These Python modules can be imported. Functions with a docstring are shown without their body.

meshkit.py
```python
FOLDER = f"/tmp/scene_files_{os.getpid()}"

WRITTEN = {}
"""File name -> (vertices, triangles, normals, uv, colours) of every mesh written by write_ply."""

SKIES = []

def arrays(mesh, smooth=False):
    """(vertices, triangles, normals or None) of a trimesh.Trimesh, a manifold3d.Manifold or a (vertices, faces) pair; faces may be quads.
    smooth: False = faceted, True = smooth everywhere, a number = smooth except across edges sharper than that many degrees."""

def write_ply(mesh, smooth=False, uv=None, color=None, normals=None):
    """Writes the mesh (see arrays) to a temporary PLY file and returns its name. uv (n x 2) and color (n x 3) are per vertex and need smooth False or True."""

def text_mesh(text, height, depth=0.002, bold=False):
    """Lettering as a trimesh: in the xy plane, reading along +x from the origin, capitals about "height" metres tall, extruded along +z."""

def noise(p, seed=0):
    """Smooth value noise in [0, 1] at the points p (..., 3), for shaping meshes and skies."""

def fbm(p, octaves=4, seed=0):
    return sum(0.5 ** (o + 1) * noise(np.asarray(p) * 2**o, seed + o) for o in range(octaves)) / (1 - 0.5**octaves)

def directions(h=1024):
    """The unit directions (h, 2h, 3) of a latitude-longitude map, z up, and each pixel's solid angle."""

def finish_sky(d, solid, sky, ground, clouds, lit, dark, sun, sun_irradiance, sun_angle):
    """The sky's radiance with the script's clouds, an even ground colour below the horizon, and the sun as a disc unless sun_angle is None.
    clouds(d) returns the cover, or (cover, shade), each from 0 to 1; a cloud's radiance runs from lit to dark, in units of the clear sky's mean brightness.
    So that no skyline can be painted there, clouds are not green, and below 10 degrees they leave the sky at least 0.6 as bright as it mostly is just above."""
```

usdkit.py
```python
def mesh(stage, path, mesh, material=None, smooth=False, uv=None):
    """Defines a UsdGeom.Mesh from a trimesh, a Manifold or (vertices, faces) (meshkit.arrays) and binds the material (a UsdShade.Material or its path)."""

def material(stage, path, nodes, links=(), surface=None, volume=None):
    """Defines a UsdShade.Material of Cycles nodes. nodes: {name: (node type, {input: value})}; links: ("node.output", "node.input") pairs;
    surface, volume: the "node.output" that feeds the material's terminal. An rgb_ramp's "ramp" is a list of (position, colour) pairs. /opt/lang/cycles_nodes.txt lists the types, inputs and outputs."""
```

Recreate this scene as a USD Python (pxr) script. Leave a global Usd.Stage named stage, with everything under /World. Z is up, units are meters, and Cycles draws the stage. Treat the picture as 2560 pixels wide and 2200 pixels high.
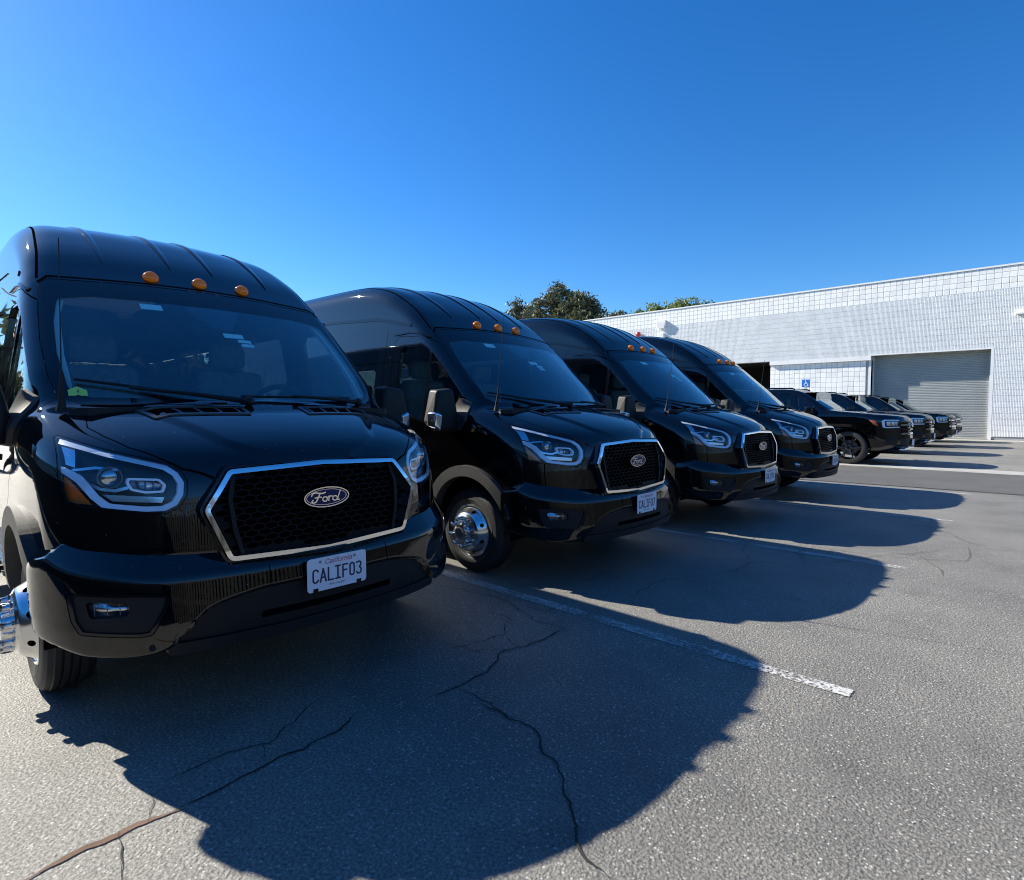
import math, random
import numpy as np, shapely, trimesh, manifold3d as m3
from scipy import interpolate, ndimage, spatial
from shapely import affinity
from shapely.geometry import LineString, Polygon, Point, box as sbox
from shapely.ops import unary_union
from pxr import Usd, UsdGeom, UsdLux, UsdShade, Sdf, Gf, Vt
import usdkit, meshkit

stage = Usd.Stage.CreateInMemory()
UsdGeom.SetStageUpAxis(stage, "Z")
UsdGeom.SetStageMetersPerUnit(stage, 1.0)
UsdGeom.Xform.Define(stage, "/World")
UsdGeom.Scope.Define(stage, "/World/Looks")

# ---------------------------------------------------------------- camera
EYE, YAW, PITCH, FOCAL = np.array([2.4602, -1.3775, 1.3289]), 2.3247, -0.0509, 1428.56 / 2560
cam = UsdGeom.Camera.Define(stage, "/World/camera")
fw = np.array([math.cos(YAW) * math.cos(PITCH), math.sin(YAW) * math.cos(PITCH), math.sin(PITCH)])
rt = np.cross(fw, [0, 0, 1.0]); rt /= np.linalg.norm(rt)
up = np.cross(rt, fw)
cam.AddTransformOp().Set(Gf.Matrix4d(*rt, 0, *up, 0, *(-fw), 0, *EYE, 1))
cam.CreateHorizontalApertureAttr(36.0)
cam.CreateFocalLengthAttr(36.0 * FOCAL)
cam.CreateClippingRangeAttr(Gf.Vec2f(0.05, 2000))
cam.CreateExposureAttr(1.12)

# ---------------------------------------------------------------- sky and sun
SUN = np.array([-1.475, -0.395, 1.0]); SUN /= np.linalg.norm(SUN)
sky = usdkit.material(stage, "/World/Looks/sky_air", {
    "sky": ("sky_texture", {"sky_type": "single_scattering", "sun_disc": False, "sun_elevation": math.asin(SUN[2]), "sun_rotation": math.atan2(SUN[0], SUN[1]),
                            "altitude": 100.0, "air_density": 1.0, "aerosol_density": 0.2, "ozone_density": 1.5}),
    "sat": ("hsv", {"hue": 0.5, "saturation": 1.4, "value": 1.0}),
    "wb": ("mix_color", {"blend_type": "multiply", "fac": 1.0, "use_clamp": False, "b": (.74, 1.06, 1.38)}),
    "bg": ("background_shader", {"strength": 0.06})}, [("sky.color", "sat.color"), ("sat.color", "wb.a"), ("wb.result", "bg.color")], surface="bg.background")
dome = UsdLux.DomeLight.Define(stage, "/World/sky")
UsdShade.MaterialBindingAPI.Apply(dome.GetPrim()).Bind(sky)
dome.GetPrim().SetCustomDataByKey("kind", "structure")
sun = UsdLux.DistantLight.Define(stage, "/World/sun")
sun.CreateIntensityAttr(1.25); sun.CreateNormalizeAttr(True); sun.CreateAngleAttr(0.5); sun.CreateColorAttr(Gf.Vec3f(1.0, 0.945, 0.83))
sx = np.cross([0, 0, 1.0], SUN); sx /= np.linalg.norm(sx)
sun.AddTransformOp().Set(Gf.Matrix4d(*sx, 0, *np.cross(SUN, sx), 0, *SUN, 0, 0, 0, 30, 1))

# ---------------------------------------------------------------- materials
M = {}
def look(name, nodes, links=(), surface="p.BSDF"):
    M[name] = usdkit.material(stage, "/World/Looks/" + name, nodes, links, surface=surface)
def plain(name, color, rough=.5, **kw):
    look(name, {"p": ("principled_bsdf", {"base_color": color, "roughness": rough, **kw})})
def worn(name, c1, c2, scale, rough=.7, bump=.0, bscale=None, **kw):
    look(name, {"t": ("texture_coordinate", {}), "n": ("noise_texture", {"scale": scale, "detail": 5.0, "roughness": .6}),
        "r": ("rgb_ramp", {"ramp": [(.3, c1), (.7, c2)]}), "n2": ("noise_texture", {"scale": bscale or scale * 8, "detail": 3.0}),
        "b": ("bump", {"strength": bump, "distance": .01}), "p": ("principled_bsdf", {"roughness": rough, **kw})},
        [("t.object", "n.vector"), ("t.object", "n2.vector"), ("n.fac", "r.fac"), ("r.color", "p.base_color"), ("n2.fac", "b.height"), ("b.normal", "p.normal")])

# black clear-coated paint; fine dust roughens the clear coat in patches
look("black_paint", {"t": ("texture_coordinate", {}), "n": ("noise_texture", {"scale": 2.2, "detail": 6.0, "roughness": .65}),
    "r": ("rgb_ramp", {"ramp": [(.35, (.0008, .0009, .0011)), (.75, (.0020, .0020, .0024))]}),
    "rr": ("map_range", {"from_min": .3, "from_max": .75, "to_min": .008, "to_max": .03}),
    "p": ("principled_bsdf", {"roughness": .4, "specular_ior_level": .0, "coat_weight": 1.0, "coat_ior": 1.66}),
    "v": ("voronoi_texture", {"scale": 70.0, "feature": "f1"}), "vs": ("separate_color", {}), "few": ("math", {"math_type": "greater_than", "value2": .965}), "dot": ("math", {"math_type": "less_than", "value2": .16}),
    "spot": ("math", {"math_type": "multiply"}), "dust": ("mix_color", {"b": (.16, .16, .155)})},
    [("t.object", "n.vector"), ("n.fac", "r.fac"), ("t.object", "v.vector"), ("v.color", "vs.color"), ("vs.r", "few.value1"), ("v.distance", "dot.value1"), ("few.value", "spot.value1"), ("dot.value", "spot.value2"), ("spot.value", "dust.fac"), ("r.color", "dust.a"), ("dust.result", "p.base_color"), ("n.fac", "rr.value"), ("rr.result", "p.coat_roughness")])
worn("black_plastic", (.005, .005, .006), (.010, .010, .010), 6, .5, .2, 300, specular_ior_level=.25)
worn("grey_plastic", (.018, .018, .019), (.030, .030, .030), 5, .6, .25, 260)
plain("gloss_black", (.004, .004, .005), .06)
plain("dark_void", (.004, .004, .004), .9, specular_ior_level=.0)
plain("chrome", (.80, .81, .83), .05, metallic=1.0)
plain("satin_chrome", (.72, .75, .80), .16, metallic=1.0)
worn("steel_cover", (.78, .78, .77), (.88, .88, .87), 9, .17, .02, 40, metallic=1.0)
worn("rubber", (.012, .012, .012), (.024, .023, .022), 14, .62, .25, 160)
look("amber", {"p": ("principled_bsdf", {"base_color": (1.0, .33, .008), "roughness": .15, "coat_weight": 1.0}), "tl": ("translucent_bsdf", {"color": (1.0, .38, .01)}), "m": ("mix_closure", {"fac": .45})}, [("p.BSDF", "m.closure1"), ("tl.BSDF", "m.closure2")], surface="m.closure")
plain("amber_reflector", (.50, .10, .015), .2, coat_weight=1.0)
plain("lamp_dark", (.012, .013, .015), .3)
plain("lamp_grey", (.16, .17, .19), .28, metallic=.6)
plain("light_guide", (.72, .78, .86), .22, coat_weight=1.0)
plain("badge_blue", (.004, .013, .060), .2, specular_ior_level=.25)
plain("grille_black", (.0022, .0022, .0026), .5, specular_ior_level=.15)
plain("plate_white", (.70, .71, .74), .45)
plain("plate_navy", (.012, .016, .055), .45)
plain("plate_red", (.45, .02, .03), .5)
plain("plate_grey", (.22, .22, .24), .4, metallic=.6)
plain("sticker_pale", (.55, .66, .68), .5)
plain("permit_green", (.42, .58, .10), .5)
worn("seat_fabric", (.06, .062, .066), (.11, .11, .115), 30, .9)
plain("cabin_trim", (.05, .052, .056), .7)
plain("cabin_pale", (.50, .51, .50), .8)
plain("paper", (.62, .62, .60), .8)
plain("mirror_face", (.55, .58, .6), .04, metallic=1.0)
def pane(name, tint, ior=1.5, gloss=(1, 1, 1)):
    look(name, {"geo": ("geometry", {}), "i": ("map_range", {"to_min": ior, "to_max": 1 / ior}), "f": ("fresnel", {}), "t": ("transparent_bsdf", {"color": tint}), "g": ("glossy_bsdf", {"color": gloss, "roughness": .0}), "m": ("mix_closure", {})},
         [("geo.backfacing", "i.value"), ("i.result", "f.IOR"), ("f.fac", "m.fac"), ("t.BSDF", "m.closure1"), ("g.BSDF", "m.closure2")], surface="m.closure")
pane("windshield_glass", (.82, .92, .92), 1.75)
pane("side_glass", (.78, .83, .82), 1.45)
pane("privacy_glass", (.45, .48, .50), 1.5)
pane("clear_lens", (.97, .98, .98), 1.4)

# asphalt: weathered grey binder, pale and dark stones, stains
look("asphalt_surface", {"t": ("geometry", {}),
    "big": ("noise_texture", {"scale": .35, "detail": 5.0, "roughness": .6}), "mid": ("noise_texture", {"scale": 2.3, "detail": 6.0, "roughness": .65}),
    "fine": ("noise_texture", {"scale": 84.0, "detail": 4.0, "roughness": .8}), "v": ("voronoi_texture", {"scale": 95.0, "feature": "f1"}), "v2": ("voronoi_texture", {"scale": 48.0, "feature": "f1"}),
    "rb": ("rgb_ramp", {"ramp": [(.32, (.125, .121, .112)), (.48, (.185, .179, .164)), (.70, (.235, .227, .205))]}),
    "rm": ("rgb_ramp", {"ramp": [(.32, (.84, .84, .845)), (.5, (1.0, 1.0, 1.0)), (.7, (1.09, 1.085, 1.07))]}),
    "rf": ("rgb_ramp", {"ramp": [(.34, (.38, .38, .39)), (.5, (1.0, .99, .96)), (.66, (1.85, 1.82, 1.72))]}),
    "oil": ("noise_texture", {"scale": 1.15, "detail": 4.0, "roughness": .55, "distortion": .6}), "ro": ("rgb_ramp", {"ramp": [(.64, (1, 1, 1)), (.80, (.66, .655, .65))]}), "m0": ("mix_color", {"blend_type": "multiply", "fac": 1.0, "use_clamp": False}),
    "sep": ("separate_color", {}), "chip": ("rgb_ramp", {"ramp": [(.90, (0, 0, 0)), (.93, (1, 1, 1))]}), "sep2": ("separate_color", {}), "chip2": ("rgb_ramp", {"ramp": [(.988, (0, 0, 0)), (.993, (1, 1, 1))]}),
    "inr": ("math", {"math_type": "less_than", "value2": .42}), "inr2": ("math", {"math_type": "less_than", "value2": .28}),
    "cm": ("math", {"math_type": "multiply"}), "cm2": ("math", {"math_type": "multiply"}),
    "m1": ("mix_color", {"blend_type": "multiply", "fac": 1.0, "use_clamp": False}), "m2": ("mix_color", {"blend_type": "multiply", "fac": 1.0, "use_clamp": False}),
    "m3": ("mix_color", {"b": (.44, .43, .40)}), "m4": ("mix_color", {"b": (.50, .48, .45)}),
    "hs": ("math", {"math_type": "multiply_add", "value2": .5}),
    "b": ("bump", {"strength": .9, "distance": .008}), "p": ("principled_bsdf", {"roughness": .62, "specular_ior_level": .5})},
    [("t.position", x + ".vector") for x in ("big", "mid", "fine", "v", "v2", "oil")] +
    [("big.fac", "rb.fac"), ("mid.fac", "rm.fac"), ("fine.fac", "rf.fac"), ("oil.fac", "ro.fac"), ("rb.color", "m0.a"), ("ro.color", "m0.b"), ("m0.result", "m1.a"), ("rm.color", "m1.b"), ("m1.result", "m2.a"), ("rf.color", "m2.b"),
     ("v.color", "sep.color"), ("sep.r", "chip.fac"), ("v.distance", "inr.value1"), ("chip.color", "cm.value1"), ("inr.value", "cm.value2"),
     ("v2.color", "sep2.color"), ("sep2.r", "chip2.fac"), ("v2.distance", "inr2.value1"), ("chip2.color", "cm2.value1"), ("inr2.value", "cm2.value2"),
     ("m2.result", "m3.a"), ("cm.value", "m3.fac"), ("m3.result", "m4.a"), ("cm2.value", "m4.fac"), ("m4.result", "p.base_color"),
     ("v.distance", "hs.value1"), ("fine.fac", "hs.value3"), ("hs.value", "b.height"), ("b.normal", "p.normal")])
# worn traffic paint: chips let the asphalt below show
look("line_paint", {"t": ("geometry", {}), "n": ("noise_texture", {"scale": 55.0, "detail": 5.0, "roughness": .75}), "n2": ("noise_texture", {"scale": 4.0, "detail": 3.0}),
    "nn": ("math", {"math_type": "multiply", "value2": .55}), "a": ("math", {"math_type": "multiply_add", "value2": 1.3}), "r": ("rgb_ramp", {"ramp": [(.84, (0, 0, 0)), (1.0, (1, 1, 1))]}),
    "c": ("rgb_ramp", {"ramp": [(.3, (.36, .36, .35)), (.7, (.58, .58, .56))]}), "p": ("principled_bsdf", {"roughness": .7}), "tr": ("transparent_bsdf", {}), "m": ("mix_closure", {})},
    [("t.position", "n.vector"), ("t.position", "n2.vector"), ("n.fac", "a.value1"), ("n2.fac", "nn.value1"), ("nn.value", "a.value3"), ("a.value", "r.fac"), ("n.fac", "c.fac"), ("c.color", "p.base_color"),
     ("r.color", "m.fac"), ("tr.BSDF", "m.closure1"), ("p.BSDF", "m.closure2")], surface="m.closure")
worn("crack_tar", (.012, .012, .012), (.03, .028, .026), 20, .85)
worn("crack_dirt", (.10, .055, .032), (.17, .10, .065), 12, .9, .3, 90)
worn("concrete", (.30, .29, .27), (.40, .39, .36), 1.2, .85, .3, 60)
worn("patch_asphalt", (.075, .074, .071), (.105, .103, .098), 1.0, .8, .6, 120)
worn("white_block", (.76, .765, .76), (.86, .865, .86), 1.6, .75, .35, 45)
worn("white_block_dull", (.70, .705, .70), (.80, .80, .795), 2.2, .8, .35, 45)
worn("mortar", (.34, .34, .345), (.44, .44, .445), 3, .9)
worn("white_trim", (.70, .70, .70), (.80, .80, .80), 2, .6)
worn("door_grey", (.27, .285, .285), (.33, .345, .34), .9, .5, .08, 20)
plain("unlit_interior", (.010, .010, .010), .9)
plain("sign_blue", (.015, .14, .52), .4)
plain("sign_white", (.78, .78, .78), .4)
plain("bell_red", (.42, .03, .03), .35)
worn("bark", (.06, .045, .03), (.12, .09, .065), 5, .9, .6, 30)
worn("fence_steel", (.012, .012, .013), (.022, .022, .022), 3, .5)
def leafy(name, c1, c2):
    look(name, {"o": ("geometry", {}), "r": ("rgb_ramp", {"ramp": [(0.0, c1), (1.0, c2)]}), "p": ("principled_bsdf", {"roughness": .55}), "tl": ("translucent_bsdf", {}), "m": ("mix_closure", {"fac": .3})},
         [("o.random_per_island", "r.fac"), ("r.color", "p.base_color"), ("r.color", "tl.color"), ("p.BSDF", "m.closure1"), ("tl.BSDF", "m.closure2")], surface="m.closure")
leafy("oak_leaves", (.085, .095, .05), (.20, .20, .115))
leafy("hedge_green", (.018, .028, .012), (.045, .06, .025))
leafy("grey_leaves", (.10, .11, .075), (.22, .22, .15))
leafy("pale_leaves", (.16, .20, .055), (.30, .32, .10))
# ---------------------------------------------------------------- implicit vehicle shapes
def sstep(a, b, x):
    t = np.clip((x - a) / (b - a), 0, 1)
    return t * t * (3 - 2 * t)

def smax(a, b, k):
    h = np.maximum(k - np.abs(a - b), 0) / k
    return np.maximum(a, b) + h * h * k * 0.25

class Profile:
    """Signed distance (negative inside) to a smooth closed side profile, sampled on a grid."""
    def __init__(self, pts, step=0.01, blur=1.6):
        p = np.asarray(pts, float)
        q = np.vstack([p, p[:1]])
        t = np.concatenate([[0], np.cumsum(np.linalg.norm(np.diff(q, axis=0), axis=1))])
        d = np.linspace(0, t[-1], int(t[-1] / 0.004))
        c = np.stack([interpolate.PchipInterpolator(t, q[:, k])(d) for k in (0, 1)], 1)
        self.lo, self.step = c.min(0) - 0.6, step
        n = np.ceil((c.max(0) + 0.6 - self.lo) / step).astype(int)
        gx, gz = np.meshgrid(self.lo[0] + step * np.arange(n[0]), self.lo[1] + step * np.arange(n[1]), indexing="ij")
        g = np.stack([gx.ravel(), gz.ravel()], 1)
        dist = spatial.cKDTree(c).query(g)[0]
        inside = shapely.contains_xy(shapely.Polygon(c), g[:, 0], g[:, 1])
        s = np.where(inside, -dist, dist).reshape(gx.shape)
        self.coef = ndimage.spline_filter(ndimage.gaussian_filter(s, blur), 3)
    def __call__(self, x, z):
        return ndimage.map_coordinates(self.coef, [(x - self.lo[0]) / self.step, (z - self.lo[1]) / self.step], order=3, prefilter=False, mode="nearest")

VAN_PROFILE = Profile([(-.12, .36), (-.075, .45), (-.06, .58), (-.055, .70), (-.062, .80), (-.078, .92), (-.098, 1.02), (-.125, 1.085), (-.175, 1.145),
    (-.26, 1.198), (-.40, 1.258), (-.56, 1.312), (-.70, 1.35), (-.775, 1.385), (-.85, 1.45), (-1.17, 1.74), (-1.57, 2.075), (-1.68, 2.16), (-1.85, 2.295), (-2.05, 2.42),
    (-2.3, 2.545), (-2.6, 2.635), (-3.0, 2.692), (-3.6, 2.715), (-4.5, 2.73), (-6.0, 2.72), (-6.45, 2.69), (-6.6, 2.6), (-6.64, 2.3), (-6.70, 1.0), (-6.70, .42), (-6.66, .36), (-4, .34), (-2, .34)])
VAN_HW = interpolate.PchipInterpolator([0, .3, .5, .8, 1.0, 1.25, 1.36, 1.6, 1.9, 2.15, 2.4, 2.63, 3.2], [.97, .985, 1.015, 1.03, 1.032, 1.026, 1.012, .975, .925, .88, .85, .81, .63])

def van_bow(y, z):
    a = np.abs(y)
    low = .25 * a ** 2 + .18 * a ** 6
    high = .22 * a ** 2
    w = sstep(1.25, 1.55, z)
    return low * (1 - w) + high * w

def van_f(p):
    x, y, z = p[..., 0], p[..., 1], p[..., 2]
    yc = np.interp(x, [-.62, -.55, -.27, -.20, -.14], [.56, .53, .39, .31, .2])
    z = z - .013 * sstep(.035, -.035, np.abs(y) - yc) * sstep(-.80, -.70, x) * sstep(1.02, 1.10, z) * sstep(1.60, 1.45, z)
    ze = z + .07 * y ** 2 * sstep(2.1, 2.6, z)
    prof = VAN_PROFILE(x + van_bow(y, z) * sstep(-3.2, -1.2, x), ze)
    taper = .055 * sstep(-1.05, -.15, x) + .037 * sstep(-1.8, -.7, x) * sstep(1.25, 1.42, z)
    rear = .03 * sstep(-6.0, -6.7, x)
    side = np.abs(y) - (VAN_HW(z) - taper - rear)
    # soft shoulder swage along the side
    side = side - .010 * np.exp(-((z - 1.02 - .03 * (x + 1)) / .05) ** 2) * sstep(-.9, -1.4, x)
    k = .10 + .08 * sstep(2.0, 2.5, z)
    return smax(prof, side, k)

BUMP_BOT = interpolate.PchipInterpolator([0, .30, .42, .54, .60, .66, .72, .80, .91, 1.0, 1.2], [.560, .556, .54, .505, .448, .375, .348, .346, .357, .392, .45])
BUMP_FOLD = interpolate.PchipInterpolator([0, .5, .69, .85, .95, 1.03, 1.2], [.655, .655, .657, .675, .688, .700, .71])
def bump_front(a, z):
    return .036 - .20 * a ** 2 - .20 * a ** 6 - .42 * np.maximum(.47 - z, 0) ** 1.5 - .14 * np.maximum(z - .46, 0)

def bump_f(p):
    x, y, z = p[..., 0], p[..., 1], p[..., 2]
    a = np.abs(y)
    s = x - bump_front(a, z)
    front = smax(s, a - 1.05 + .10 * np.maximum(.5 - z, 0), .12)
    top = ((z - BUMP_FOLD(np.minimum(a, 1.2))) + 1.05 * np.maximum(s, a - 1.05)) / 1.45
    f = smax(front, top, .022)
    f = smax(f, BUMP_BOT(np.minimum(a, 1.2)) - z, .022)
    return np.maximum(f, -.66 - x)

def grad(F, p, e=5e-4):
    g = np.empty(p.shape)
    for k in range(3):
        d = np.zeros(3); d[k] = e
        g[..., k] = F(p + d) - F(p - d)
    return g / np.maximum(np.linalg.norm(g, axis=-1, keepdims=True), 1e-12)

def outermost(F, o, d, rmax, n=40, it=26, level=0.0):
    """Outermost crossing of F=level along each ray o + r d."""
    r = np.linspace(rmax, 0, n)
    hi = np.full(len(d), 0.0); lo = np.full(len(d), 0.0); done = np.zeros(len(d), bool)
    prev = r[0]
    for s in r[1:]:
        m = ~done
        if not m.any(): break
        v = F(o[m] + s * d[m]) - level
        hit = np.zeros(len(d), bool); hit[np.where(m)[0][v < 0]] = True
        lo[hit], hi[hit] = s, prev
        done |= hit
        prev = s
    for _ in range(it):
        mid = (lo + hi) / 2
        neg = F(o + mid[:, None] * d) - level < 0
        lo = np.where(neg, mid, lo); hi = np.where(neg, hi, mid)
    return o + ((lo + hi) / 2)[:, None] * d

def level_solid(F, front, back, rect, nt, ncap, nback, xs, level=0.0, rmax=3.4):
    """Closed manifold of {F < level}: rays fan out of a spine from FRONT to BACK (both ends as hemispheres)."""
    w, h0, h1 = rect                                   # half width, below and above the spine, for evenly spaced rays
    per = np.array([(0, -h0), (w, -h0), (w, h1), (-w, h1), (-w, -h0), (0, -h0)], float)
    t = np.concatenate([[0], np.cumsum(np.linalg.norm(np.diff(per, axis=0), axis=1))])
    s = np.linspace(0, t[-1], nt, endpoint=False)
    th = np.arctan2(np.interp(s, t, per[:, 1]), np.interp(s, t, per[:, 0]))
    ring = np.stack([np.zeros(nt), np.cos(th), np.sin(th)], 1)
    O, D = [], []
    for ph in np.linspace(0, np.pi / 2, ncap + 1)[1:-1]:
        O.append(np.tile(front, (nt, 1))); D.append(np.cos(ph) * np.array([1, 0, 0]) + np.sin(ph) * ring)
    for x in xs:
        O.append(np.tile([x, 0, front[2]], (nt, 1))); D.append(ring)
    for ph in np.linspace(np.pi / 2, np.pi, nback + 1)[1:-1]:
        O.append(np.tile(back, (nt, 1))); D.append(np.cos(ph) * np.array([1, 0, 0]) + np.sin(ph) * ring)
    rows = len(O)
    O, D = np.vstack(O + [[front], [back]]), np.vstack(D + [[[1, 0, 0]], [[-1, 0, 0]]])
    v = outermost(F, O, D, rmax, level=level)
    i, j = np.meshgrid(np.arange(rows - 1), np.arange(nt), indexing="ij")
    a, b, c, d = i * nt + j, i * nt + (j + 1) % nt, (i + 1) * nt + (j + 1) % nt, (i + 1) * nt + j
    f = [np.stack([a, b, c], -1).reshape(-1, 3), np.stack([a, c, d], -1).reshape(-1, 3)]
    k = np.arange(nt)
    f.append(np.stack([np.full(nt, rows * nt), (k + 1) % nt, k], 1))
    L = (rows - 1) * nt
    f.append(np.stack([np.full(nt, rows * nt + 1), L + k, L + (k + 1) % nt], 1))
    f = np.vstack(f)
    vol = np.einsum("ij,ij->i", v[f[:, 0]], np.cross(v[f[:, 1]], v[f[:, 2]])).sum()
    if vol < 0: f = f[:, ::-1]
    return solid(v, f)

def solid(v, f):
    return m3.Manifold(m3.Mesh(np.ascontiguousarray(v, np.float32), np.ascontiguousarray(f, np.uint32)))
# ---------------------------------------------------------------- helpers
USED = {}
def path_for(name, parent=None):
    base = (parent.GetPath().pathString if parent is not None else "/World") + "/" + name
    n = USED.get(base, 0); USED[base] = n + 1
    return base if n == 0 else f"{base}_{n:03d}"

def tag(o, label=None, cat=None, group=None, kind=None):
    for k, v in (("label", label), ("category", cat), ("group", group), ("kind", kind)):
        if v: o.SetCustomDataByKey(k, v)
    return o

def put(name, mesh, mat, parent=None, label=None, smooth=32, **kw):
    """mesh: trimesh, Manifold, (v, f), or (v, f, corner normals). Defines one Mesh prim."""
    path = path_for(name, parent)
    if isinstance(mesh, tuple) and len(mesh) == 3:
        v, f, cn = mesh
        allv = np.hstack([v[f.ravel()], cn.reshape(-1, 3)])
        key = np.round(allv * np.array([1e5] * 3 + [200] * 3)).astype(np.int64)
        _, first, inv = np.unique(key, axis=0, return_index=True, return_inverse=True)
        u = allv[first]
        m = UsdGeom.Mesh.Define(stage, path)
        m.CreatePointsAttr(Vt.Vec3fArray.FromNumpy(u[:, :3].astype(np.float32)))
        m.CreateFaceVertexCountsAttr(Vt.IntArray.FromNumpy(np.full(len(f), 3, np.int32)))
        m.CreateFaceVertexIndicesAttr(Vt.IntArray.FromNumpy(inv.reshape(-1).astype(np.int32)))
        m.CreateSubdivisionSchemeAttr("none")
        m.CreateNormalsAttr(Vt.Vec3fArray.FromNumpy(u[:, 3:].astype(np.float32))); m.SetNormalsInterpolation("vertex")
        UsdShade.MaterialBindingAPI.Apply(m.GetPrim()).Bind(M[mat])
    else:
        m = usdkit.mesh(stage, path, mesh, M[mat], smooth=smooth)
    o = m.GetPrim()
    if label: o.SetCustomDataByKey("label", label)
    return tag(o, **kw)

def thing(name, label, cat, loc=(0, 0, 0), rz=0.0, group=None, kind=None):
    x = UsdGeom.Xform.Define(stage, path_for(name))
    x.AddTranslateOp().Set(Gf.Vec3d(*map(float, loc))); x.AddRotateZOp().Set(math.degrees(rz))
    return tag(x.GetPrim(), label, cat, group, kind)

def copy_of(src, name, label, loc, rz=0.0, group=None, instance=True):
    o = thing(name, label, src.GetCustomDataByKey("category"), loc, rz, group)
    o.GetReferences().AddInternalReference(src.GetPath())
    o.SetInstanceable(instance)
    x = UsdGeom.Xformable(o)
    return o

def cat_(*ms):
    return trimesh.util.concatenate([to_tri(m) for m in ms])

def to_tri(m):
    if isinstance(m, trimesh.Trimesh): return m
    if hasattr(m, "to_mesh"):
        q = m.to_mesh(); return trimesh.Trimesh(q.vert_properties[:, :3], q.tri_verts, process=False)
    return trimesh.Trimesh(m[0], m[1], process=False)

def bx(x0, x1, y0, y1, z0, z1):
    b = trimesh.creation.box([x1 - x0, y1 - y0, z1 - z0]); b.apply_translation([(x0 + x1) / 2, (y0 + y1) / 2, (z0 + z1) / 2]); return b

def rbox(size, r=.02, at=(0, 0, 0), seg=8):
    s = [max(a / 2 - r, 1e-4) for a in size]
    ball = m3.Manifold.sphere(r, seg)
    m = m3.Manifold.batch_hull([ball.translate((i * s[0] + at[0], j * s[1] + at[1], k * s[2] + at[2])) for i in (-1, 1) for j in (-1, 1) for k in (-1, 1)])
    return m

def rod(points, radii, sides=10):
    p = np.asarray(points, float)
    radii = np.broadcast_to(radii, (len(p),))
    t = np.gradient(p, axis=0); t /= np.linalg.norm(t, axis=1, keepdims=True)
    ref = np.array([0, 0, 1.0]) if abs(t[:, 2]).mean() < .8 else np.array([1.0, 0, 0])
    a = np.cross(t, ref); a /= np.linalg.norm(a, axis=1, keepdims=True); b = np.cross(t, a)
    an = np.arange(sides) * 2 * np.pi / sides
    v = (p[:, None] + radii[:, None, None] * (np.cos(an)[None, :, None] * a[:, None] + np.sin(an)[None, :, None] * b[:, None])).reshape(-1, 3)
    f = []
    n = len(p)
    for i in range(n - 1):
        for j in range(sides):
            k = (j + 1) % sides
            f += [[i * sides + j, (i + 1) * sides + j, (i + 1) * sides + k], [i * sides + j, (i + 1) * sides + k, i * sides + k]]
    v = np.vstack([v, p[:1], p[-1:]])
    for j in range(sides):
        k = (j + 1) % sides
        f += [[n * sides, j, k], [n * sides + 1, (n - 1) * sides + k, (n - 1) * sides + j]]
    m = trimesh.Trimesh(v, f, process=False)
    if m.volume < 0: m.invert()
    return m

def lathe(rz, axis="y", seg=48, at=(0, 0, 0), side=1):
    """Revolved profile of (radius, along) pairs; along points to side*axis."""
    m = trimesh.creation.revolve(np.asarray(rz, float), sections=seg)
    if axis == "y":
        v = m.vertices.copy(); m.vertices = np.stack([v[:, 0], side * v[:, 2], v[:, 1]], 1)
    elif axis == "x":
        v = m.vertices.copy(); m.vertices = np.stack([side * v[:, 2], v[:, 0], v[:, 1]], 1)
    if m.volume < 0: m.invert()
    m.apply_translation(at)
    return m

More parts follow.
